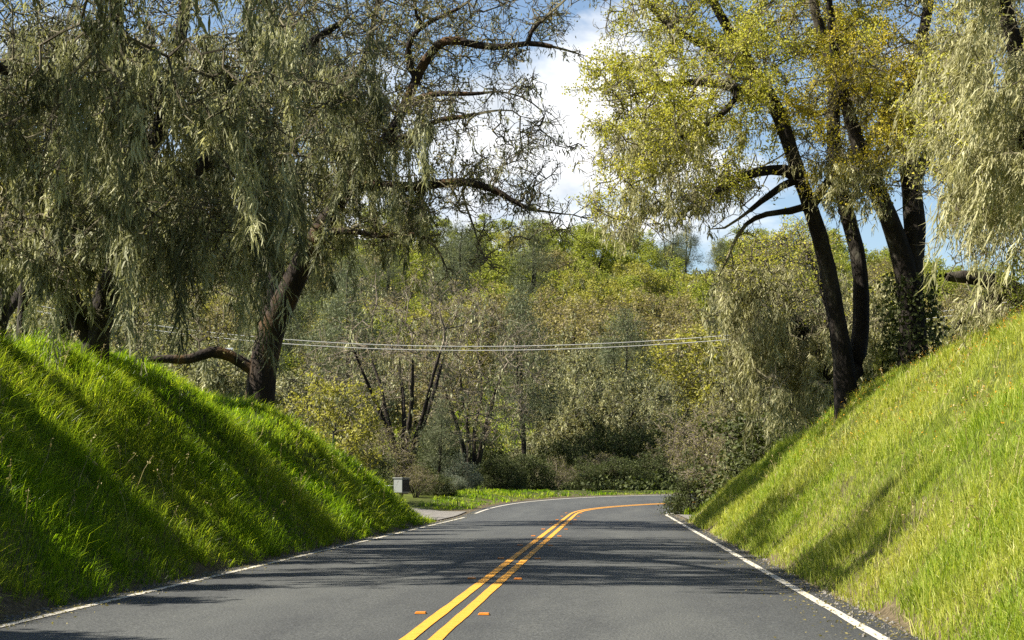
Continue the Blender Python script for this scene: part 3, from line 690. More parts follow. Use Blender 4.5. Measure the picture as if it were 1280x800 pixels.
make_tree('oak_tree', gb(*b1[0, :2]), 'pale oak draped in lichen down to the grass behind the twin-stemmed oak', 'tree', 'oaks on the right bank',
          [b1, b2, b3, b4], BA, 35, moss_from=.06, clump=-.6, gnarl=.6, r0=.016, twig=(4, .6, .014, 'twig'), cap=.10,
          leaf=(6, .07, 'leaf_yellow', .75, .4, px_fn(lambda x, y, p, r_: r_.uniform(size=len(x)) < np.clip((400 - y) / 90, .02, .8))),
          moss=[(3200, .35, .032, 18, 'moss_pale', (-.03, 0), px_fn(lambda x, y, p, r_: patchy(p, k=1.2, thr=0) & (y > 330))), (330, 1.1, .034, 90, 'moss_pale', (-.05, 0), px_fn(lambda x, y, p, r_: y > 370))])
# --- right: oak at the frame's edge, a curtain of pale lichen
RC = sample_px([(1250, 120, 90, 190, 29, 39, 540), (1232, 270, 55, 60, 30, 38, 120), (1350, 120, 130, 240, 28, 40, 330), (1290, -110, 170, 90, 28, 40, 200), (1215, 385, 45, 30, 33, 39, 70), (1180, 150, 50, 120, 30, 38, 130)], rng)
w1 = based(limb([(1312, 398, 36, .40), (1292, 372, 36, .24), (1262, 358, 36, .20), (1232, 352, 36, .16), (1205, 341, 36, .13), (1180, 348, 36, .08)]))
w2 = limb([(1308, 390, 36, .34), (1310, 280, 35.5, .3), (1300, 170, 35, .24), (1270, 60, 34.5, .17), (1240, -60, 34, .1)])
w3 = limb([(1300, 190, 35, .2), (1250, 150, 34.5, .14), (1200, 120, 34, .1), (1165, 110, 34, .05)])
w4 = limb([(1262, 362, 36, .2), (1235, 385, 36, .14), (1215, 395, 36.2, .1), (1200, 402, 36.5, .06)])
w5 = limb([(1310, 270, 35.5, .2), (1270, 250, 35, .14), (1220, 240, 34.5, .1), (1180, 250, 34, .05)])
w6 = limb([(1300, 180, 35, .2), (1380, 80, 34, .14), (1420, -30, 33, .08)])
make_tree('oak_tree', gb(*w1[0, :2]), 'oak at the right edge trailing a thick curtain of pale wind-blown lichen', 'tree', 'oaks on the right bank',
          [w1, w2, w3, w4, w5, w6], RC, 33, twig=(3, .5, .009, 'twig'), cap=.10,
          leaf=(8, .055, 'leaf_yellow', .7, .4, px_fn(lambda x, y, p, r_: (r_.uniform(size=len(x)) < np.clip((1235 - x) / 70, .06, .8)) & (y < 230))),
          leaf2=(2, .10, 'moss_pale', .3, .5, patchy),
          moss=[(6500, .34, .020, 22, 'moss_pale', (-.25, .02), px_fn(lambda x, y, p, r_: patchy(p, k=1.3, thr=.1) & ((x > 1195) | (y < 200)) & ((y < 265) | (r_.uniform(size=len(x)) < .35)) & ((x > 1195) | (r_.uniform(size=len(x)) < .5)))), (900, 1.1, .024, 60, 'moss_pale', (-.3, 0), px_fn(lambda x, y, p, r_: (y > 30) & (x > 1190) & (y < 235)))])
# --- a smaller oak left of the picture: only its shade falls into it
OS = np.random.default_rng(4); oa = []
for (yc, ry_, zc_, rz_, n_) in ((12.6, 1.2, 7.3, 1.7, 130), (17.5, .65, 7.6, 1.9, 100), (19.9, .7, 7.3, 1.6, 100), (22.5, .55, 7.8, 1.5, 80), (26.2, .45, 7.7, 1.6, 70)):
    kx = norm(OS.normal(size=(n_, 3))) * OS.uniform(0, 1, (n_, 1)) ** .45; oa.append(np.array([-13.2, yc, zc_]) + kx * np.array([1.3, ry_, rz_]))
oa = np.concatenate(oa)
ol = np.array([[-13.6, 20, 3.4, .22], [-13.4, 20.2, 4.6, .18], [-13, 20.6, 6, .12], [-12.8, 21.5, 7.4, .07]])
ol2 = np.array([[-13.4, 20.2, 4.6, .14], [-13.2, 18.0, 6.0, .1], [-13, 15, 6.8, .08], [-13, 13, 7.2, .05]])
ol3 = np.array([[-13.4, 20.2, 4.6, .14], [-13.3, 22.5, 6.2, .1], [-13.2, 25, 7.2, .06]])
make_tree('oak_tree', gb(-13.6, 20), 'low spreading oak on the left bank before the many-stemmed one', 'tree', 'lichen-hung oaks on the left bank',
          [ol, ol2, ol3], oa, 41, kill=.5, twig=(2, .2, .012, 'twig_dark'), leaf=(8, .15, 'leaf_olive', .8, 1.0, None), moss=(500, .4, .04, 20, 'moss', (0, 0), None))

# --- behind the many-stemmed oak, mostly hidden: its boughs throw the bands of shade on the far half of the bank
oa2 = []
for (yc, ry_, zc_, rz_, n_) in ((37.6, .7, 8.0, 1.9, 90), (41.2, .8, 7.8, 1.7, 90), (44.3, .5, 8.2, 1.7, 70), (47.2, .6, 8.0, 1.6, 70)):
    kx = norm(OS.normal(size=(n_, 3))) * OS.uniform(0, 1, (n_, 1)) ** .45; oa2.append(np.array([-13.6, yc, zc_]) + kx * np.array([1.4, ry_, rz_]))
oa2 = np.concatenate(oa2)
m0 = np.array([[-14.2, 41.5, 3.2, .24], [-14.1, 41.6, 4.8, .2], [-13.8, 41.8, 6.6, .13], [-13.4, 41.4, 9, .06]])
m1 = np.array([[-14.1, 41.6, 4.8, .15], [-13.8, 39.5, 6.4, .11], [-13.6, 37.6, 8, .06]]); m2 = np.array([[-14.1, 41.6, 4.8, .15], [-13.8, 44, 6.6, .11], [-13.6, 47, 8, .06]])
make_tree('oak_tree', gb(-14.2, 41.5), 'oak half hidden behind the many-stemmed oak on the left bank', 'tree', 'lichen-hung oaks on the left bank',
          [m0, m1, m2], oa2, 43, kill=.5, twig=(2, .25, .012, 'twig_dark'), leaf=(7, .15, 'leaf_olive', .8, 1.0, None), moss=(400, .5, .03, 24, 'moss', (0, 0), None))

# ------------------------------------------------------------------ trees of the valley and hillside: prototypes, then copies
def proto(name, kind, seed):
    """one tree of a kind standing at the origin"""
    rng = np.random.default_rng(seed)
    def lobes(spec):
        out = []
        for (x, y, z, a, b, n) in spec:
            k = norm(rng.normal(size=(n, 3))) * rng.uniform(0, 1, (n, 1)) ** .4; out.append(np.array([x, y, z]) + k * np.array([a, a, b]))
        return np.concatenate(out)
    def rl(nlobe, H, Rr, zlo, n, sx=1.0):
        sp_ = []
        for i in range(nlobe):
            th = 6.283 * (i + rng.uniform(0, .6)) / nlobe; rr = Rr * rng.uniform(.35, .75)
            sp_.append((math.cos(th) * rr, math.sin(th) * rr, rng.uniform(zlo, H * .8), Rr * rng.uniform(.35, .55), H * rng.uniform(.12, .2), n))
        sp_.append((0, 0, H * .82, Rr * .45, H * .17, n)); return lobes(sp_)
    def stems(k, H, lean, r, z0=0):
        ls = []
        for i in range(k):
            th = 6.283 * (i + rng.uniform(0, .7)) / k; q = np.array([math.cos(th), math.sin(th)]); l = [(q[0] * .1 * (k > 1), q[1] * .1 * (k > 1), -.4 + z0, r)]
            for j in range(1, 5):
                f = j / 4; c = q * lean * f ** 1.3 + rng.normal(size=2) * .12 * f * H * .15
                l.append((c[0], c[1], z0 + H * .62 * f, r * (1 - .7 * f)))
            ls.append(np.array(l))
        return ls
    O = (0, 0, 0)
    if kind == 'green':
        return make_tree(name, O, '', '', None, stems(3, 9, 1.6, .2), rl(7, 9, 4.6, 2.6, 60), seed, step=.6, kill=.9, infl=6, r0=.02, thick=.05, sides=6, cap=.12, twig=(2, .9, .02, 'twig_dark'), leaf=(4, .26, 'leaf_green', .75, .9, None), moss_from=.06)
    if kind == 'gold':
        return make_tree(name, O, '', '', None, stems(3, 9, 1.8, .2), rl(7, 9, 4.6, 2.2, 55), seed, step=.6, kill=.9, infl=6, r0=.02, thick=.05, sides=6, cap=.12, twig=(3, .9, .022, 'twig'), leaf=(3, .22, 'leaf_gold', .75, .8, None), moss=(350, .7, .06, 12, 'moss', (0, 0), None), moss_from=.06)
    if kind == 'brown':
        return make_tree(name, O, '', '', None, stems(3, 9, 2.0, .22), rl(8, 8.5, 5.2, 2.4, 55), seed, step=.6, kill=.9, infl=6, r0=.022, thick=.05, sides=6, cap=.12, twig=(3, .95, .024, 'twig_brown'), leaf=(3, .20, 'leaf_brown', .75, .8, None), moss=(300, .6, .06, 12, 'moss', (0, 0), None), moss_from=.06)
    if kind == 'mossy':
        return make_tree(name, O, '', '', None, stems(4, 9, 2.6, .26), rl(8, 9, 4.8, 2.0, 50), seed, step=.5, kill=.8, infl=6, gnarl=.5, r0=.022, thick=.06, sides=6, cap=.14, twig=(2, .8, .020, 'twig_dark'), leaf=(2, .14, 'leaf_olive', .7, .6, None), leaf2=(2, .2, 'moss', .4, .5, None), moss=[(1500, .6, .05, 16, 'moss', (0, 0), patchy), (220, .9, .045, 22, 'moss_pale', (0, 0), None)], moss_from=.06)
    if kind == 'pine':
        l = [np.array([(0, 0, -.4, .26), (.15, 0, 3, .2), (.3, .2, 6, .15), (.2, .3, 9, .1), (.5, .3, 13, .04)]), np.array([(.2, .1, 4.5, .14), (-.8, .5, 7, .1), (-1.2, .4, 10.5, .04)])]
        a = lobes([(0, 0, 6, 3.0, 2.0, 50), (.3, .2, 9, 2.6, 2.0, 60), (.5, .2, 12, 1.5, 1.6, 40), (-1.2, .4, 10, 1.4, 1.6, 40), (1.4, .8, 8, 1.5, 1.2, 25)])
        return make_tree(name, O, '', '', None, l, a, seed, step=.6, kill=.9, infl=6, r0=.02, thick=.05, sides=6, cap=.1, twig=(3, .8, .018, 'twig_dark'), leaf=(6, .34, 'needle', .14, 1.0, None), moss_from=.06)
    if kind == 'bare':
        return make_tree(name, O, '', '', None, stems(6, 11, 2.3, .15), rl(8, 11, 5.2, 3.4, 70), seed, step=.5, kill=.8, infl=6, gnarl=.3, r0=.020, thick=.05, sides=6, cap=.10, twig=(5, 1.0, .013, 'twig_brown'), leaf=(1, .10, 'leaf_brown', .6, .5, None), moss=(350, .5, .05, 10, 'moss', (0, 0), None), moss_from=.06)
    if kind == 'bush':
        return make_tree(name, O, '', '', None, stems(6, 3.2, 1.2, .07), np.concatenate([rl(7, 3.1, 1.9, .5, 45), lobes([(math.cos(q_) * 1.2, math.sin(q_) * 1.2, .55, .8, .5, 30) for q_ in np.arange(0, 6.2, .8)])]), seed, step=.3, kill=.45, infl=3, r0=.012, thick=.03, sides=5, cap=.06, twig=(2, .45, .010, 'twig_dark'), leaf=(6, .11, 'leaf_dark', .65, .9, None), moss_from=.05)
    if kind == 'sage':
        return make_tree(name, O, '', '', None, stems(7, 3.0, 1.0, .05), rl(7, 3.0, 1.6, .4, 45), seed, step=.3, kill=.45, infl=3, r0=.012, thick=.03, sides=5, cap=.05, twig=(2, .45, .009, 'twig'), leaf=(4, .12, 'sage', .3, .9, None), moss_from=.05)
    if kind == 'scrub':
        return make_tree(name, O, '', '', None, stems(8, 4.5, 1.8, .06), rl(8, 4.4, 2.4, .8, 50), seed, step=.35, kill=.5, infl=3, gnarl=.5, r0=.012, thick=.03, sides=5, cap=.05, twig=(4, .7, .011, 'twig_brown'), leaf=(2, .09, 'leaf_olive', .6, .45, None), moss_from=.05)
    if kind == 'sapling':
        return make_tree(name, O, '', '', None, stems(4, 3.0, .9, .05), rl(6, 3.2, 1.3, .8, 40), seed, step=.3, kill=.45, infl=3, r0=.010, thick=.03, sides=5, cap=.04, twig=(2, .4, .008, 'twig'), leaf=(3, .10, 'leaf_green', .7, .8, None), moss_from=.05)

class Kind:
    def __init__(s, name, kind, seeds, h): s.name = name; s.h = h; s.pro = [[proto(name, kind, sd), False] for sd in seeds]; s.i = 0
KIND = {
    'green': Kind('green_oak', 'green', (101, 102), 9.5), 'gold': Kind('budding_oak', 'gold', (111, 112), 9.5), 'brown': Kind('brown_oak', 'brown', (121, 122), 9),
    'mossy': Kind('lichen_oak', 'mossy', (131, 132), 9.5), 'pine': Kind('grey_pine', 'pine', (141, 142), 13.5), 'bare': Kind('bare_tree', 'bare', (151,), 11.5),
    'bush': Kind('dark_bush', 'bush', (161, 162), 3.4), 'sage': Kind('sage_bush', 'sage', (171,), 3.3), 'scrub': Kind('brown_brush', 'scrub', (181, 182), 4.8),
    'sapling': Kind('leafy_sapling', 'sapling', (191,), 3.5),
}
PL = random.Random(77)
def put(kind, x, y, h, label=None, cat='tree', group=None, wide=1.0, rz=None, z=None):
    k = KIND[kind]; pr = k.pro[k.i % len(k.pro)]; k.i += 1
    if not pr[1]: o = pr[0]; pr[1] = True
    else:
        src = pr[0]; o = src.copy(); COL.objects.link(o)
        for ch in src.children:
            c = ch.copy(); COL.objects.link(c); c.parent = o
    z = float(height(np.array([x]), np.array([y]))[0]) if z is None else z
    s = h / k.h; o.location = (x, y, z - .05); o.scale = (s * wide, s * wide, s); o.rotation_euler = (0, 0, PL.uniform(0, 6.28) if rz is None else rz)
    for kk in ('label', 'category', 'group'):
        if kk in o: del o[kk]
    tag(o, label, cat, group); return o
def put_px(kind, px, d, top, label, cat='tree', group=None, wide=1.0, rz=None):
    """foot on the terrain below pixel column px at distance d, crown top at pixel row top"""
    x = float(P(px, 600, d)[0]); zt = float(P(px, top, d)[2]); z0 = float(height(np.array([x]), np.array([d]))[0])
    return put(kind, x, d, max(1.0, zt - z0), label, cat, group, wide, rz)

# named trees of the valley floor
put_px('bare', 505, 96, 300, 'tall leafless brown tree with many stems behind the mailbox', group='trees on the valley floor', wide=1.05, rz=.4)
put_px('bare', 590, 112, 335, 'grey-brown leafless tree to the right of the mailbox tree', group='trees on the valley floor', wide=.9, rz=2.4)
put_px('gold', 408, 72, 455, 'small yellow-budded tree behind the left bank crest', group='trees on the valley floor', wide=1.0)
put_px('pine', 440, 125, 330, 'grey-green pine above the power cables beside the leaning oak', group='trees on the valley floor')
put_px('pine', 655, 118, 350, 'grey-green pine standing over the middle of the valley', group='trees on the valley floor', wide=.8)
put_px('pine', 548, 92, 505, 'small blue-grey young pine right of the mailbox', 'tree', 'trees on the valley floor', wide=1.25)
put_px('mossy', 722, 128, 425, 'lichen-hung oak behind the outside of the bend', group='lichen-hung oaks beyond the bend', wide=1.1, rz=1.)
put_px('mossy', 762, 124, 445, 'dark lichen-hung oak straight beyond the bend', group='lichen-hung oaks beyond the bend', wide=1.1, rz=2.2)
put_px('mossy', 820, 134, 455, 'lichen-hung oak beyond the bend above the round dark bush', group='lichen-hung oaks beyond the bend', wide=1.1, rz=3.6)
put_px('mossy', 730, 150, 400, 'taller lichen-hung oak behind the ones at the bend', group='lichen-hung oaks beyond the bend', wide=1.0, rz=4.8)
put_px('gold', 810, 158, 430, 'yellow-green oak behind the lichen-hung oaks of the bend', group='trees on the valley floor')
put_px('mossy', 985, 66, 345, 'pale lichen-draped oak behind the right bank beside the twin stems', group='lichen-draped oaks behind the right bank', wide=.72, rz=.7)
put_px('mossy', 1015, 70, 285, 'budding lichen-draped oak seen left of and between the twin stems', group='lichen-draped oaks behind the right bank', wide=.7, rz=5.0)
put_px('mossy', 1105, 70, 400, 'low lichen-draped oak between the twin-stemmed and dark-trunked oaks', group='lichen-draped oaks behind the right bank', wide=1.3, rz=2.9)
put_px('mossy', 1190, 66, 345, 'low lichen-draped oak right of the dark-trunked oak', group='lichen-draped oaks behind the right bank', wide=1.2, rz=1.9)
put_px('mossy', 215, 86, 380, 'lichen-draped oak seen between the two left bank oaks', group='lichen-draped oaks behind the left bank', wide=1.3, rz=.3)
put_px('mossy', 290, 98, 395, 'lichen-draped oak behind the leaning oak trunk', group='lichen-draped oaks behind the left bank', wide=1.3, rz=3.3)
put_px('mossy', 60, 76, 340, 'lichen-draped oak behind the many-stemmed oak', group='lichen-draped oaks behind the left bank', wide=1.3, rz=4.3)
put_px('mossy', 140, 104, 330, 'farther lichen-draped oak between the left bank oaks', group='lichen-draped oaks behind the left bank', wide=1.3, rz=5.3)
# brush round the bend
G1 = 'brush on the inside of the bend'
put_px('bush', 866, 72, 562, 'round dark evergreen bush on the inside of the bend', 'bush', G1, wide=.8)
put_px('scrub', 920, 79, 465, 'tall leafless brown brush behind the dark bush', 'bush', G1, wide=.9)
put_px('scrub', 960, 74, 460, 'leafless brown brush at the foot of the right bank oaks', 'bush', G1, wide=.8)
put_px('scrub', 890, 82, 490, 'brown brush behind and left of the tall brush', 'bush', G1, wide=.9)
put_px('scrub', 1000, 78, 480, 'brown brush beside the twin-stemmed oak trunk', 'bush', G1, wide=.9)
put_px('scrub', 925, 72, 550, 'low brown brush over the end of the right bank', 'bush', G1, wide=1.2)
put_px('bush', 950, 66, 530, 'dark evergreen bush over the falling crest of the right bank', 'bush', G1, wide=.8)
put_px('bush', 1000, 63, 478, 'dark evergreen bush left of the twin-stemmed oak trunk', 'bush', G1, wide=1.2)
put_px('scrub', 915, 69, 520, 'brown brush leaning over the end of the right bank grass', 'bush', G1, wide=.9)
G2 = 'bushes on the outside of the bend'
put_px('bush', 628, 97, 562, 'dark green rounded bush behind the verge mound', 'bush', G2, wide=1.0)
put_px('sage', 594, 92, 585, 'small pale sage-grey bush beside the driveway', 'bush', G2, wide=.85)
put_px('bush', 545, 80, 588, 'low dark bush behind the gravel driveway', 'bush', G2, wide=1.5)
put_px('sage', 566, 82, 590, 'low grey-green bush between the driveway and the verge', 'bush', G2, wide=1.4)
put_px('scrub', 520, 78, 575, 'low brown brush right behind the mailbox', 'bush', G2, wide=1.3)
put_px('bush', 660, 104, 560, 'dark bush right of the rounded one', 'bush', G2, wide=1.1)
put_px('sage', 570, 99, 560, 'grey-green bush behind the young pine', 'bush', G2, wide=1.2)
put_px('scrub', 690, 106, 565, 'brown and green brush at the edge of the bend', 'bush', G2, wide=1.2)
put_px('bush', 730, 108, 572, 'dark low bush beyond the far verge', 'bush', G2, wide=1.3)
put_px('bush', 775, 110, 565, 'dark bush in the shade straight beyond the bend', 'bush', G2, wide=1.4)
put_px('scrub', 755, 112, 560, 'brown brush between two dark bushes beyond the bend', 'bush', G2, wide=1.2)
put_px('bush', 815, 112, 560, 'dark bush beyond the bend beside the white post', 'bush', G2, wide=1.3)
put_px('scrub', 840, 116, 540, 'brown brush beyond the bend above the white post', 'bush', G2, wide=1.3)
for px_, d_, tp_, lb in ((700, 118, 540, 'tall dark shrub added to deepen the shade at the edge of the bend'), (745, 121, 520, 'tall dark shrub added to deepen the shade under the lichen-hung oaks'), (790, 119, 528, 'tall dark shrub added to deepen the shade behind the straight-ahead dark bush'),
                          (835, 121, 515, 'tallest dark shrub added to deepen the shade, near the brown brush of the bend'), (600, 118, 530, 'tall dark shrub added to deepen the shade behind the pale sage-grey bush'), (545, 116, 520, 'tall dark shrub added to deepen the shade right of the mailbox tree')):
    put_px('bush', px_, d_, tp_, lb, 'bush', 'dark shrubs added to deepen the shade beyond the bend', wide=.9)  # added shrubs: their dark leaves stand in for deep shade between the trees
put_px('scrub', 470, 90, 520, 'brown brush left of the mailbox', 'bush', G2, wide=1.2)
put_px('bush', 440, 84, 545, 'dark bush behind the end of the left bank', 'bush', G2, wide=1.2)
put_px('scrub', 380, 74, 500, 'brown brush behind the left bank crest', 'bush', G2, wide=1.2)
put_px('bush', 525, 104, 560, 'dark bush in the shade behind the mailbox', 'bush', G2, wide=1.3)
put_px('sapling', 1282, 33, 300, 'bright green leafy sapling on the right bank crest at the frame edge', 'sapling', 'saplings on the right bank', wide=.9)
put_px('sapling', 1108, 41.5, 440, 'small leafy sapling between the trunks on the right bank', 'sapling', 'saplings on the right bank', wide=.75)

# the hillside wood: individuals by kind and height on the slope
hill_list = []
PH = random.Random(9)
for row, (d, sp_) in enumerate([(150, 8), (166, 7.5), (182, 7.5), (200, 7.5), (220, 7.5), (242, 7.5), (266, 8), (292, 8), (320, 8.5), (348, 9), (376, 10), (405, 12)]):
    x0, x1 = float(P(60 if d > 200 else 300, 0, d)[0]), float(P(1260 if d > 200 else 1020, 0, d)[0]); x = x0 + PH.uniform(0, sp_)
    while x < x1:
        yy = d + PH.uniform(-7, 7); xx = x + PH.uniform(-2.0, 2.0); px, py = proj(np.array([xx, yy, float(height(np.array([xx]), np.array([yy]))[0])]))
        u = PH.random()
        if d <= 170: k = 'mossy' if u < .35 else 'brown' if u < .6 else 'gold' if u < .8 else 'pine'
        elif d < 235: k = 'brown' if u < (.55 if px > 660 else .3) else 'gold' if u < .75 else 'pine' if u < .9 else 'green'
        elif d < 290: k = 'pine' if u < .3 else 'brown' if u < .5 else 'gold' if u < .72 else 'green'
        else: k = 'green' if u < .62 else 'gold' if u < .8 else 'pine' if u < .93 else 'brown'
        gap = 545 < px < 690 and 145 <= d <= 186                    # the bright clearing above the bend
        if not gap: hill_list.append((k, xx, yy, d))
        x += sp_ * PH.uniform(.7, 1.2)
band_name = lambda d: 'at the foot of the hill' if d <= 170 else 'on the lower slope' if d <= 205 else 'on the middle slope' if d <= 245 else 'on the upper slope' if d <= 295 else 'near the hill top' if d <= 350 else 'on the hill crest'
KW = {'green': 'bright green oak', 'gold': 'yellow-green budding oak', 'brown': 'brown-budded oak', 'mossy': 'grey lichen-hung oak', 'pine': 'grey-green pine'}
ORD = ['', 'second', 'third', 'fourth', 'fifth', 'sixth', 'seventh', 'eighth', 'ninth', 'tenth', 'eleventh', 'twelfth', 'thirteenth', 'fourteenth', 'fifteenth', 'sixteenth', 'seventeenth', 'eighteenth', 'nineteenth', 'twentieth']
groups = {}
for t_ in hill_list: groups.setdefault((t_[0], band_name(t_[3])), []).append(t_)
for (k, b), lst in groups.items():
    lst.sort(key=lambda t_: proj(np.array([t_[1], t_[2], 10.]))[0])
    for i, (k, xx, yy, d) in enumerate(lst):
        h = {'pine': PH.uniform(11, 16), 'mossy': PH.uniform(8, 11)}.get(k, PH.uniform(7.5, 11.5))
        pos_ = 'leftmost' if i == 0 else 'rightmost' if i == len(lst) - 1 else ORD[min(i, 19)] + ' from the left'
        lab = f'{KW[k]}, {pos_} of its kind {b}' if len(lst) > 1 else f'the only {KW[k]} standing {b}'
        put(k, xx, yy, h, lab, 'tree', f'{KW[k]}s {b}', wide=PH.uniform(1.0, 1.3))
# low growth that covers the hill between the trees
def scatter_leafmass(name, x0, x1, y0, y1, n, size, mat, hgt, seed, fn=None):
    r_ = np.random.default_rng(seed); x = r_.uniform(x0, x1, n); y = r_.uniform(y0, y1, n)
    if fn is not None: k = fn(x, y); x, y = x[k], y[k]
    z = height(x, y); per = 26; m = len(x)
    c = np.repeat(np.stack([x, y, z], 1), per, 0); h = np.repeat(hgt * r_.uniform(.4, 1.3, m), per)
    k = norm(r_.normal(size=(m * per, 3))) * r_.uniform(.3, 1, (m * per, 1)); c = c + k * np.stack([h * .9, h * .9, h * .5], 1) + np.stack([h * 0, h * 0, h * .45], 1)
    V, F, tint = leaf_quads(c, size, r_, .7)
    return tag(mesh_np(name, V, [F], M[mat], attrs={'tint': tint}), 'low dark scrub covering the ground between the hillside trees' if 'hill' in name else None, 'undergrowth', kind='stuff')
scatter_leafmass('hillside_undergrowth', -75, 65, 140, 420, 2600, .45, 'leaf_olive', 2.2, 3, lambda x, y: ~((proj(np.stack([x, y, height(x, y)], 1))[0] > 570) & (proj(np.stack([x, y, height(x, y)], 1))[0] < 660) & (y > 145) & (y < 205)))
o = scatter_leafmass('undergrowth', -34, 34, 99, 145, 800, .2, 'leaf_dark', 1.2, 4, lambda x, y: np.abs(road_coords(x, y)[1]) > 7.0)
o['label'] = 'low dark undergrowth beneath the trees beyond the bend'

# ------------------------------------------------------------------ grass
def grass(name, label, x, y, mat, seed, hgt=.30, wid=.012, per=9, spread=.13, lean=(0, 0), tip=0.35):
    r_ = np.random.default_rng(seed); z = height(x, y); n = len(x)
    lean0 = r_.normal(size=(n, 2)) * .28 + np.array(lean); hs = hgt * np.exp(r_.normal(0, .28, n)) * np.clip(.9 + .6 * bump(x * 2.2 + 7, y * 2.2) / .12, .7, 1.4); t0 = np.clip(r_.normal(.45, .18, n), 0, 1)
    m = n * per; a = r_.uniform(0, 6.283, m); rr = spread * np.sqrt(r_.uniform(0, 1, m))
    bx = np.repeat(x, per) + np.cos(a) * rr; by = np.repeat(y, per) + np.sin(a) * rr; bz = height(bx, by) - .02
    h = np.repeat(hs, per) * r_.uniform(.5, 1.25, m); dist = np.repeat(y, per)
    w = wid * r_.uniform(.7, 1.4, m) * np.clip(dist / 30, .8, 2.6)
    l = np.repeat(lean0, per, 0) + r_.normal(size=(m, 2)) * .25
    th = r_.uniform(0, 3.1416, m); sx, sy = np.cos(th) * w / 2, np.sin(th) * w / 2
    b = np.stack([bx, by, bz], 1)
    mid = b + np.stack([l[:, 0] * h * .35, l[:, 1] * h * .35, h * .62], 1)
    top = b + np.stack([l[:, 0] * h * 1.05, l[:, 1] * h * 1.05, h * np.clip(1.0 - .35 * (l ** 2).sum(1), .45, 1)], 1)
    s = np.stack([sx, sy, sx * 0], 1)
    V = np.stack([b - s, b + s, mid + s * .85, mid - s * .85, top], 1).reshape(-1, 3)
    i = np.arange(m)[:, None] * 5
    tint = np.clip(np.repeat(t0, per) + r_.normal(0, .18, m), 0, 1)
    return tag(mesh_np(name, V, [i + np.array([0, 1, 2, 3]), i + np.array([3, 2, 4])], M[mat], attrs={'tint': np.repeat(tint, 5)}), label, 'grass', kind='stuff')
def tuft_points(n, y0, y1, side, wmax, seed, pw=1.0, toe=.05):
    r_ = np.random.default_rng(seed); t = r_.uniform(0, 1, n); y = y0 * (y1 / y0) ** (t ** pw)
    w = r_.uniform(toe, wmax, n)
    x = (CX - 4.1 - w) if side < 0 else (CX + 3.9 + w)
    return x, y
x, y = tuft_points(36000, 10.5, 66, -1, 7.5, 51, toe=-.08)
w_ = CX - 4.1 - x; k = ((y < 57) | (x < -9.5 - (y - 57) * 1.1)) & ((w_ > .5) | (bump(x * 3 + 3, y * 2.6) > -.17 + .10 * (w_ < .05)))
grass('bank_grass', 'long lush green grass covering the left bank', x[k], y[k], 'grass', 61, hgt=.20, wid=.009, per=11, spread=.11, lean=(.45, -.15))
x, y = tuft_points(42000, 10.5, 64, 1, 8.0, 52, toe=-.08)
w_ = x - CX - 3.9; k = ((y < 58) | (x > 6.5)) & ((w_ > .38) | (bump(x * 3 + 9, y * 2.6) > -.17 + .10 * (w_ < .05))); x, y = x[k], y[k]
grass('bank_grass', 'ripening yellow-green grass covering the right bank', x, y, 'grass_gold', 62, hgt=.155, wid=.009, lean=(-.12, -.05))
# verges round the bend
r_ = np.random.default_rng(7); x = r_.uniform(-40, 30, 60000); y = r_.uniform(64, 135, 60000); s_, u_ = road_coords(x, y)
drv = ((x < -4.9) & (y < 72)) | (x < -7.5) 
k = (u_ < -4.3) & (u_ > -11) & ~drv & (r_.uniform(size=len(x)) < .8)
k &= (s_ < 86) | (u_ > -5.6)
grass('verge_grass', 'short bright green grass on the verge outside the bend', x[k], y[k], 'grass', 63, hgt=.12, wid=.012, per=9, spread=.2)
k = (u_ > 4.0) & (u_ < 9) & (y > 71) & (r_.uniform(size=len(x)) < .8)
grass('verge_grass', 'tufts of green grass on the inside of the bend below the dark bush', x[k], y[k], 'grass', 64, hgt=.30, wid=.016, per=7, spread=.2)
# meadow clearing on the hill foot
r_ = np.random.default_rng(8); x = r_.uniform(-22, 4, 9000); y = r_.uniform(145, 206, 9000)
grass('meadow_grass', 'sunlit bright green meadow in the clearing above the bend', x, y, 'grass_gold', 65, hgt=.5, wid=.03, per=5, spread=.5)
# flowers in the right bank's grass
r_ = np.random.default_rng(9); n = 900; y = r_.uniform(17, 45, n); w = r_.uniform(1.5, 6.5, n); x = CX + 3.9 + w
c = np.stack([x, y, height(x, y) + r_.uniform(.18, .32, n)], 1); c = np.repeat(c, 4, 0) + r_.normal(size=(n * 4, 3)) * .012
V, F, tint = leaf_quads(c, .020, r_, .8)
tag(mesh_np('wildflowers', V, [F], M['flower'], attrs={'tint': tint}), 'tiny orange wildflowers sprinkled through the right bank grass', 'wildflowers', kind='stuff')
# leaves and crumbs on the shoulders
r_ = np.random.default_rng(10); n = 5200; y = 11 * (80 / 11) ** r_.uniform(0, 1, n); sd = r_.uniform(size=n) < .5
u = np.where(sd, 3.45 - np.abs(r_.normal(0, .35, n)) + .35, -3.6 + np.abs(r_.normal(0, .25, n)) - .3); x = CX + u
c = np.stack([x, y, road_z(y, u) + .008], 1); V, F, tint = leaf_quads(c, .035, r_, .7); V[:, 2] = np.clip(V[:, 2], np.repeat(c[:, 2], 4), np.repeat(c[:, 2] + .012, 4))
tag(mesh_np('leaf_litter', V, [F], M['leaf_brown'], attrs={'tint': tint}), 'dead leaves and crumbs strewn along both road edges', 'litter', kind='stuff')
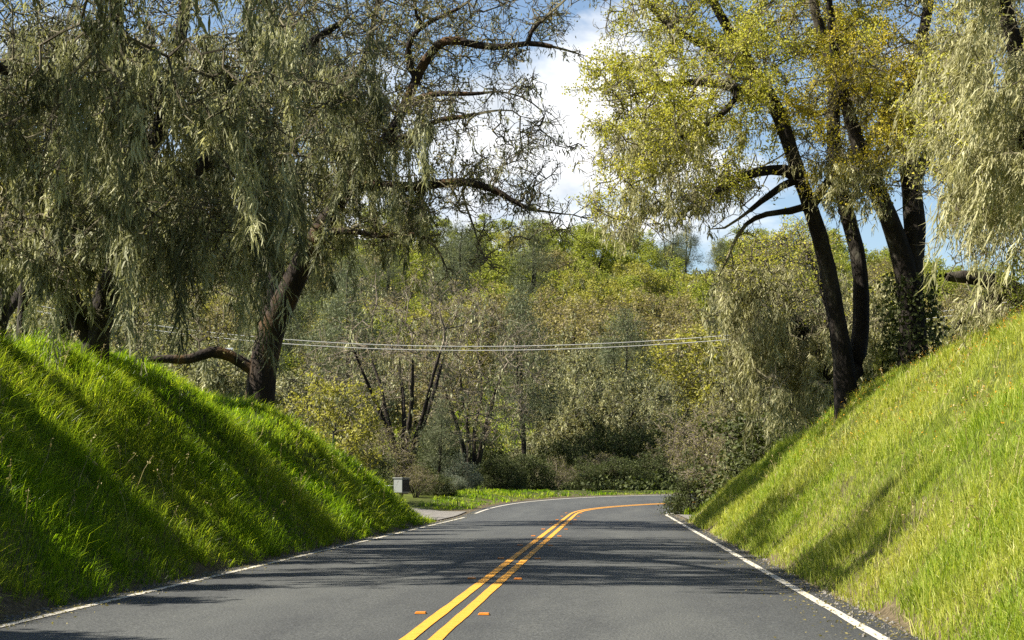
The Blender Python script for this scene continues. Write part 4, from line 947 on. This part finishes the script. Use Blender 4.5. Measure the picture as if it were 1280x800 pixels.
# crumbs of broken asphalt and gravel along both edges
r_ = np.random.default_rng(21); n = 5200; y = 11 * (75 / 11) ** r_.uniform(0, 1, n); sd = r_.uniform(size=n) < .5
u = np.where(sd, 3.78 + r_.normal(0, .10, n), -4.0 + r_.normal(0, .12, n)); u = np.where(r_.uniform(size=n) < .12, u * r_.uniform(.86, 1, n), u); th_ = centre(y)[2]
cx_, cy_, _ = centre(y); c = np.stack([cx_ + u * np.cos(th_), cy_ - u * np.sin(th_), road_z(y, u) + .004], 1); k3 = .004 + r_.exponential(.0055, n)
o6 = np.array([[1, 0, 0], [0, 1, 0], [-1, 0, 0], [0, -1, 0], [0, 0, .8], [0, 0, -.4]], float)
V = c[:, None] + (o6[None] * r_.uniform(.6, 1.3, (n, 6, 1))) * k3[:, None, None]
F = np.arange(n)[:, None, None] * 6 + np.array([[0, 1, 4], [1, 2, 4], [2, 3, 4], [3, 0, 4]])[None]
tag(mesh_np('gravel_crumbs', V.reshape(-1, 3), [F.reshape(-1, 3)], M['gravel']), 'loose gravel and asphalt crumbs strewn along the road edges', 'gravel', kind='stuff')
# dry stalks and weeds standing out of the grass
def stalks(name, label, x, y, hgt, rad, mat, seed, heads=None):
    r2 = np.random.default_rng(seed); z = height(x, y); st = np.stack([x, y, z], 1); d = np.stack([r2.normal(.1, .25, len(x)), r2.normal(0, .25, len(x)), np.ones(len(x))], 1)
    V, F, pts = twiglets(st, d, r2, hgt, rad, levels=3, gnarl=.15); t_ = np.clip(r2.normal(.6, .2, len(V)), 0, 1)
    Vs, Fs, ts = [V], [F], [t_]
    if heads:
        c = np.repeat(pts[:, -1], heads, 0) - np.repeat(pts[:, -1] - pts[:, -2], heads, 0) * r2.uniform(0, .9, (len(pts) * heads, 1)) + r2.normal(size=(len(pts) * heads, 3)) * .015
        V2, F2, t2 = leaf_quads(c, .035, r2, .5); Vs.append(V2); Fs.append(F2 + len(V)); ts.append(t2)
    return tag(mesh_np(name, np.concatenate(Vs), [np.concatenate(Fs)], M[mat], attrs={'tint': np.concatenate(ts)}), label, 'weeds', kind='stuff')
x, y = tuft_points(420, 12, 52, -1, 6.5, 71, toe=.4); stalks('dry_stalks', 'thin dry straw stalks standing in the left bank grass', x, y, .55, .0035, 'straw', 72, 6)
x, y = tuft_points(700, 12, 55, 1, 7.0, 73, toe=.4); stalks('dry_stalks', 'thin dry straw stalks standing in the right bank grass', x, y, .42, .0035, 'straw', 74, 6)
# ivy and brush at the dark trunk
c0 = q1[0, :3]; r_ = np.random.default_rng(12); n = 2600; zz = r_.uniform(0, 1, n) ** 1.4 * 2.4; a = r_.uniform(0, 6.283, n); rr = .42 + r_.exponential(.09, n) + .35 * np.exp(-zz * 1.6)
c = c0 + np.stack([np.cos(a) * rr, np.sin(a) * rr, zz + .1], 1); V, F, tint = leaf_quads(c - c0, .10, r_, .8)
iv = mesh_np('ivy', V, [F], M['leaf_dark'], attrs={'tint': tint}); iv.location = tuple(c0); tag(iv, 'dark ivy climbing the foot of the thick dark-trunked oak', 'ivy')

# ------------------------------------------------------------------ things along the road
# raised amber markers, a pair every few metres
mk = MB(); mk.box((0, 0, .009), (.10, .11, .018), taper=.9, bev=.003)
first = None
PAIRW = ['nearest', 'second nearest', 'third', 'fourth', 'fifth', 'sixth', 'seventh', 'eighth', 'ninth', 'farthest']
for i in range(10):
    yy = 16.3 + 6.0 * i
    for sd in (-1, 1):
        u = sd * .285
        if first is None: first = mk.build('road_marker', M['amber']); o = first
        else: o = first.copy(); COL.objects.link(o)
        o.location = (CX + u, yy + (0.12 if sd < 0 else 0), float(road_z(np.array(yy), np.array(u))) + .001)
        pw_ = PAIRW[i] + (' pair' if i in (0, 1, 9) else ' pair counted from the camera')
        tag(o, f'amber raised road marker {"left" if sd < 0 else "right"} of the double yellow line, {pw_}', 'road marker', 'amber road markers along the yellow line')
# mailboxes
def at_px(px, py, d): return P(px, py, d)
b = at_px(502, 607, 62); zg = float(height(np.array([b[0]]), np.array([b[1]]))[0])
mbx = empty('mailbox', (b[0], b[1], zg), 'large pale grey locking mailbox on a wooden post beside the gravel driveway', 'mailbox', 'mailboxes by the driveway')
rzm = R(-30); top = b[2] - zg + .24
m_ = MB(); m_.box((0, 0, top - .24), (.36, .42, .48), rz=rzm, bev=.012); m_.build('body', M['box_paint'], mbx)
m_ = MB(); m_.box((0, 0, top + .012), (.42, .48, .03), rz=rzm, bev=.008); m_.build('lid', M['box_paint'], mbx)
m_ = MB(); m_.box((.185 * math.cos(rzm), .185 * math.sin(rzm), top - .24), (.02, .36, .40), rz=rzm, bev=.004); m_.build('shade_panel', M['black_paint_and_shade'], mbx)  # black panel paints in the shade on the box's right side
m_ = MB(); m_.box((0, 0, (top - .48) / 2 - .1), (.10, .10, top - .48 + .2), rz=rzm, bev=.01); m_.build('post', M['wood'], mbx)
m_ = MB(); m_.box((0, 0, top - .50), (.30, .34, .04), rz=rzm); m_.build('bracket', M['wood'], mbx)
b2 = at_px(484, 612, 62.5); zg = float(height(np.array([b2[0]]), np.array([b2[1]]))[0]); top = b2[2] - zg + .12
mb2 = empty('mailbox', (b2[0], b2[1], zg), 'low black mailbox with a pale top left of the large grey one', 'mailbox', 'mailboxes by the driveway')
m_ = MB(); m_.box((0, 0, top - .15), (.42, .36, .30), rz=rzm, bev=.03); m_.build('body', M['black_paint_and_shade'], mb2)
m_ = MB(); m_.box((0, 0, top + .013), (.44, .38, .022), rz=rzm, bev=.006); m_.build('lid', M['pale_metal'], mb2)
m_ = MB(); m_.box((0, 0, (top - .3) / 2 - .1), (.09, .09, top - .3 + .2), rz=rzm); m_.build('post', M['dark_wood'], mb2)
# white roadside post on the inside of the bend
b = at_px(834, 632, 75); zg = float(height(np.array([b[0]]), np.array([b[1]]))[0])
wp = empty('marker_post', (b[0], b[1], zg), 'slim white roadside marker post before the round dark bush', 'post')
m_ = MB(); m_.box((0, 0, .20), (.09, .03, .7), bev=.008); m_.build('post', M['pale_metal'], wp)
m_ = MB(); m_.box((0, -.019, .44), (.06, .006, .08)); m_.build('reflector', M['amber'], wp)
# dark fence posts on the back of the left bank
b = at_px(417, 540, 58); zg = float(height(np.array([b[0]]), np.array([b[1]]))[0])
fp = empty('fence_post', (b[0], b[1], zg), 'thin dark metal post on the falling crest of the left bank', 'post')
ht = float(at_px(417, 540, 58)[2]) - zg
m_ = MB(); m_.tube([(0, 0, -.2), (0, 0, max(.8, ht))], .035, 8); m_.build('shaft', M['dark_wood'], fp)
m_ = MB(); m_.box((0, 0, max(.8, ht) + .02), (.09, .09, .04), bev=.006); m_.build('cap', M['dark_wood'], fp)
# utility pole with its transformer, seen through the left trees
b = at_px(271, 470, 92); zg = float(height(np.array([b[0]]), np.array([b[1]]))[0]); zt = float(at_px(271, 438, 92)[2])
up = empty('utility_pole', (b[0], b[1], zg), 'wooden utility pole carrying a pale grey transformer, seen between the left oaks', 'utility pole')
H_ = zt - zg + .6
m_ = MB(); m_.tube([(0, 0, -.3), (0, 0, H_ * .5), (0, 0, H_)], [.16, .14, .11], 10); m_.build('pole', M['wood'], up, True)
m_ = MB(); m_.box((0.1, -.15, H_ - .55), (1.5, .09, .11), bev=.01); m_.build('crossarm', M['pale_metal'], up)
m_ = MB(); zc_ = H_ - 1.15; m_.tube([(-.3, -.12, zc_ - .34), (-.3, -.12, zc_ - .32), (-.3, -.12, zc_ + .30), (-.3, -.12, zc_ + .36)], [.15, .19, .19, .10], 12); cn = m_.build('transformer', M['can'], up, True)
m_ = MB(); m_.tube([(-.3, -.12, zc_ + .36), (-.3, -.12, zc_ + .52)], [.04, .025], 8); m_.build('bushing', M['can'], cn)
# two overhead cables across the valley
def cable(pts, label, name='power_cable'):
    a = np.array(pts, float); q = P(a[:, 0], a[:, 1], a[:, 2])
    t = np.linspace(0, 1, 60); cf = [np.polyfit(np.linspace(0, 1, len(q)), q[:, k], 3) for k in range(3)]
    V = np.stack([np.polyval(c_, t) for c_ in cf], 1)
    m_ = MB(); m_.tube(V, .015, 6); o = m_.build(name, M['cable']); tag(o, label, 'power cable', 'overhead cables across the valley'); return o
cable([(-260, 300, 62), (140, 393, 66), (480, 437, 70), (900, 419, 75), (1230, 381, 79), (1600, 320, 84)], 'upper of two pale overhead cables strung across the valley')
cable([(-260, 310, 62.5), (140, 401, 66.5), (480, 441, 70.5), (900, 424, 75.5), (1230, 389, 79.5), (1600, 330, 84.5)], 'lower of two pale overhead cables strung across the valley')
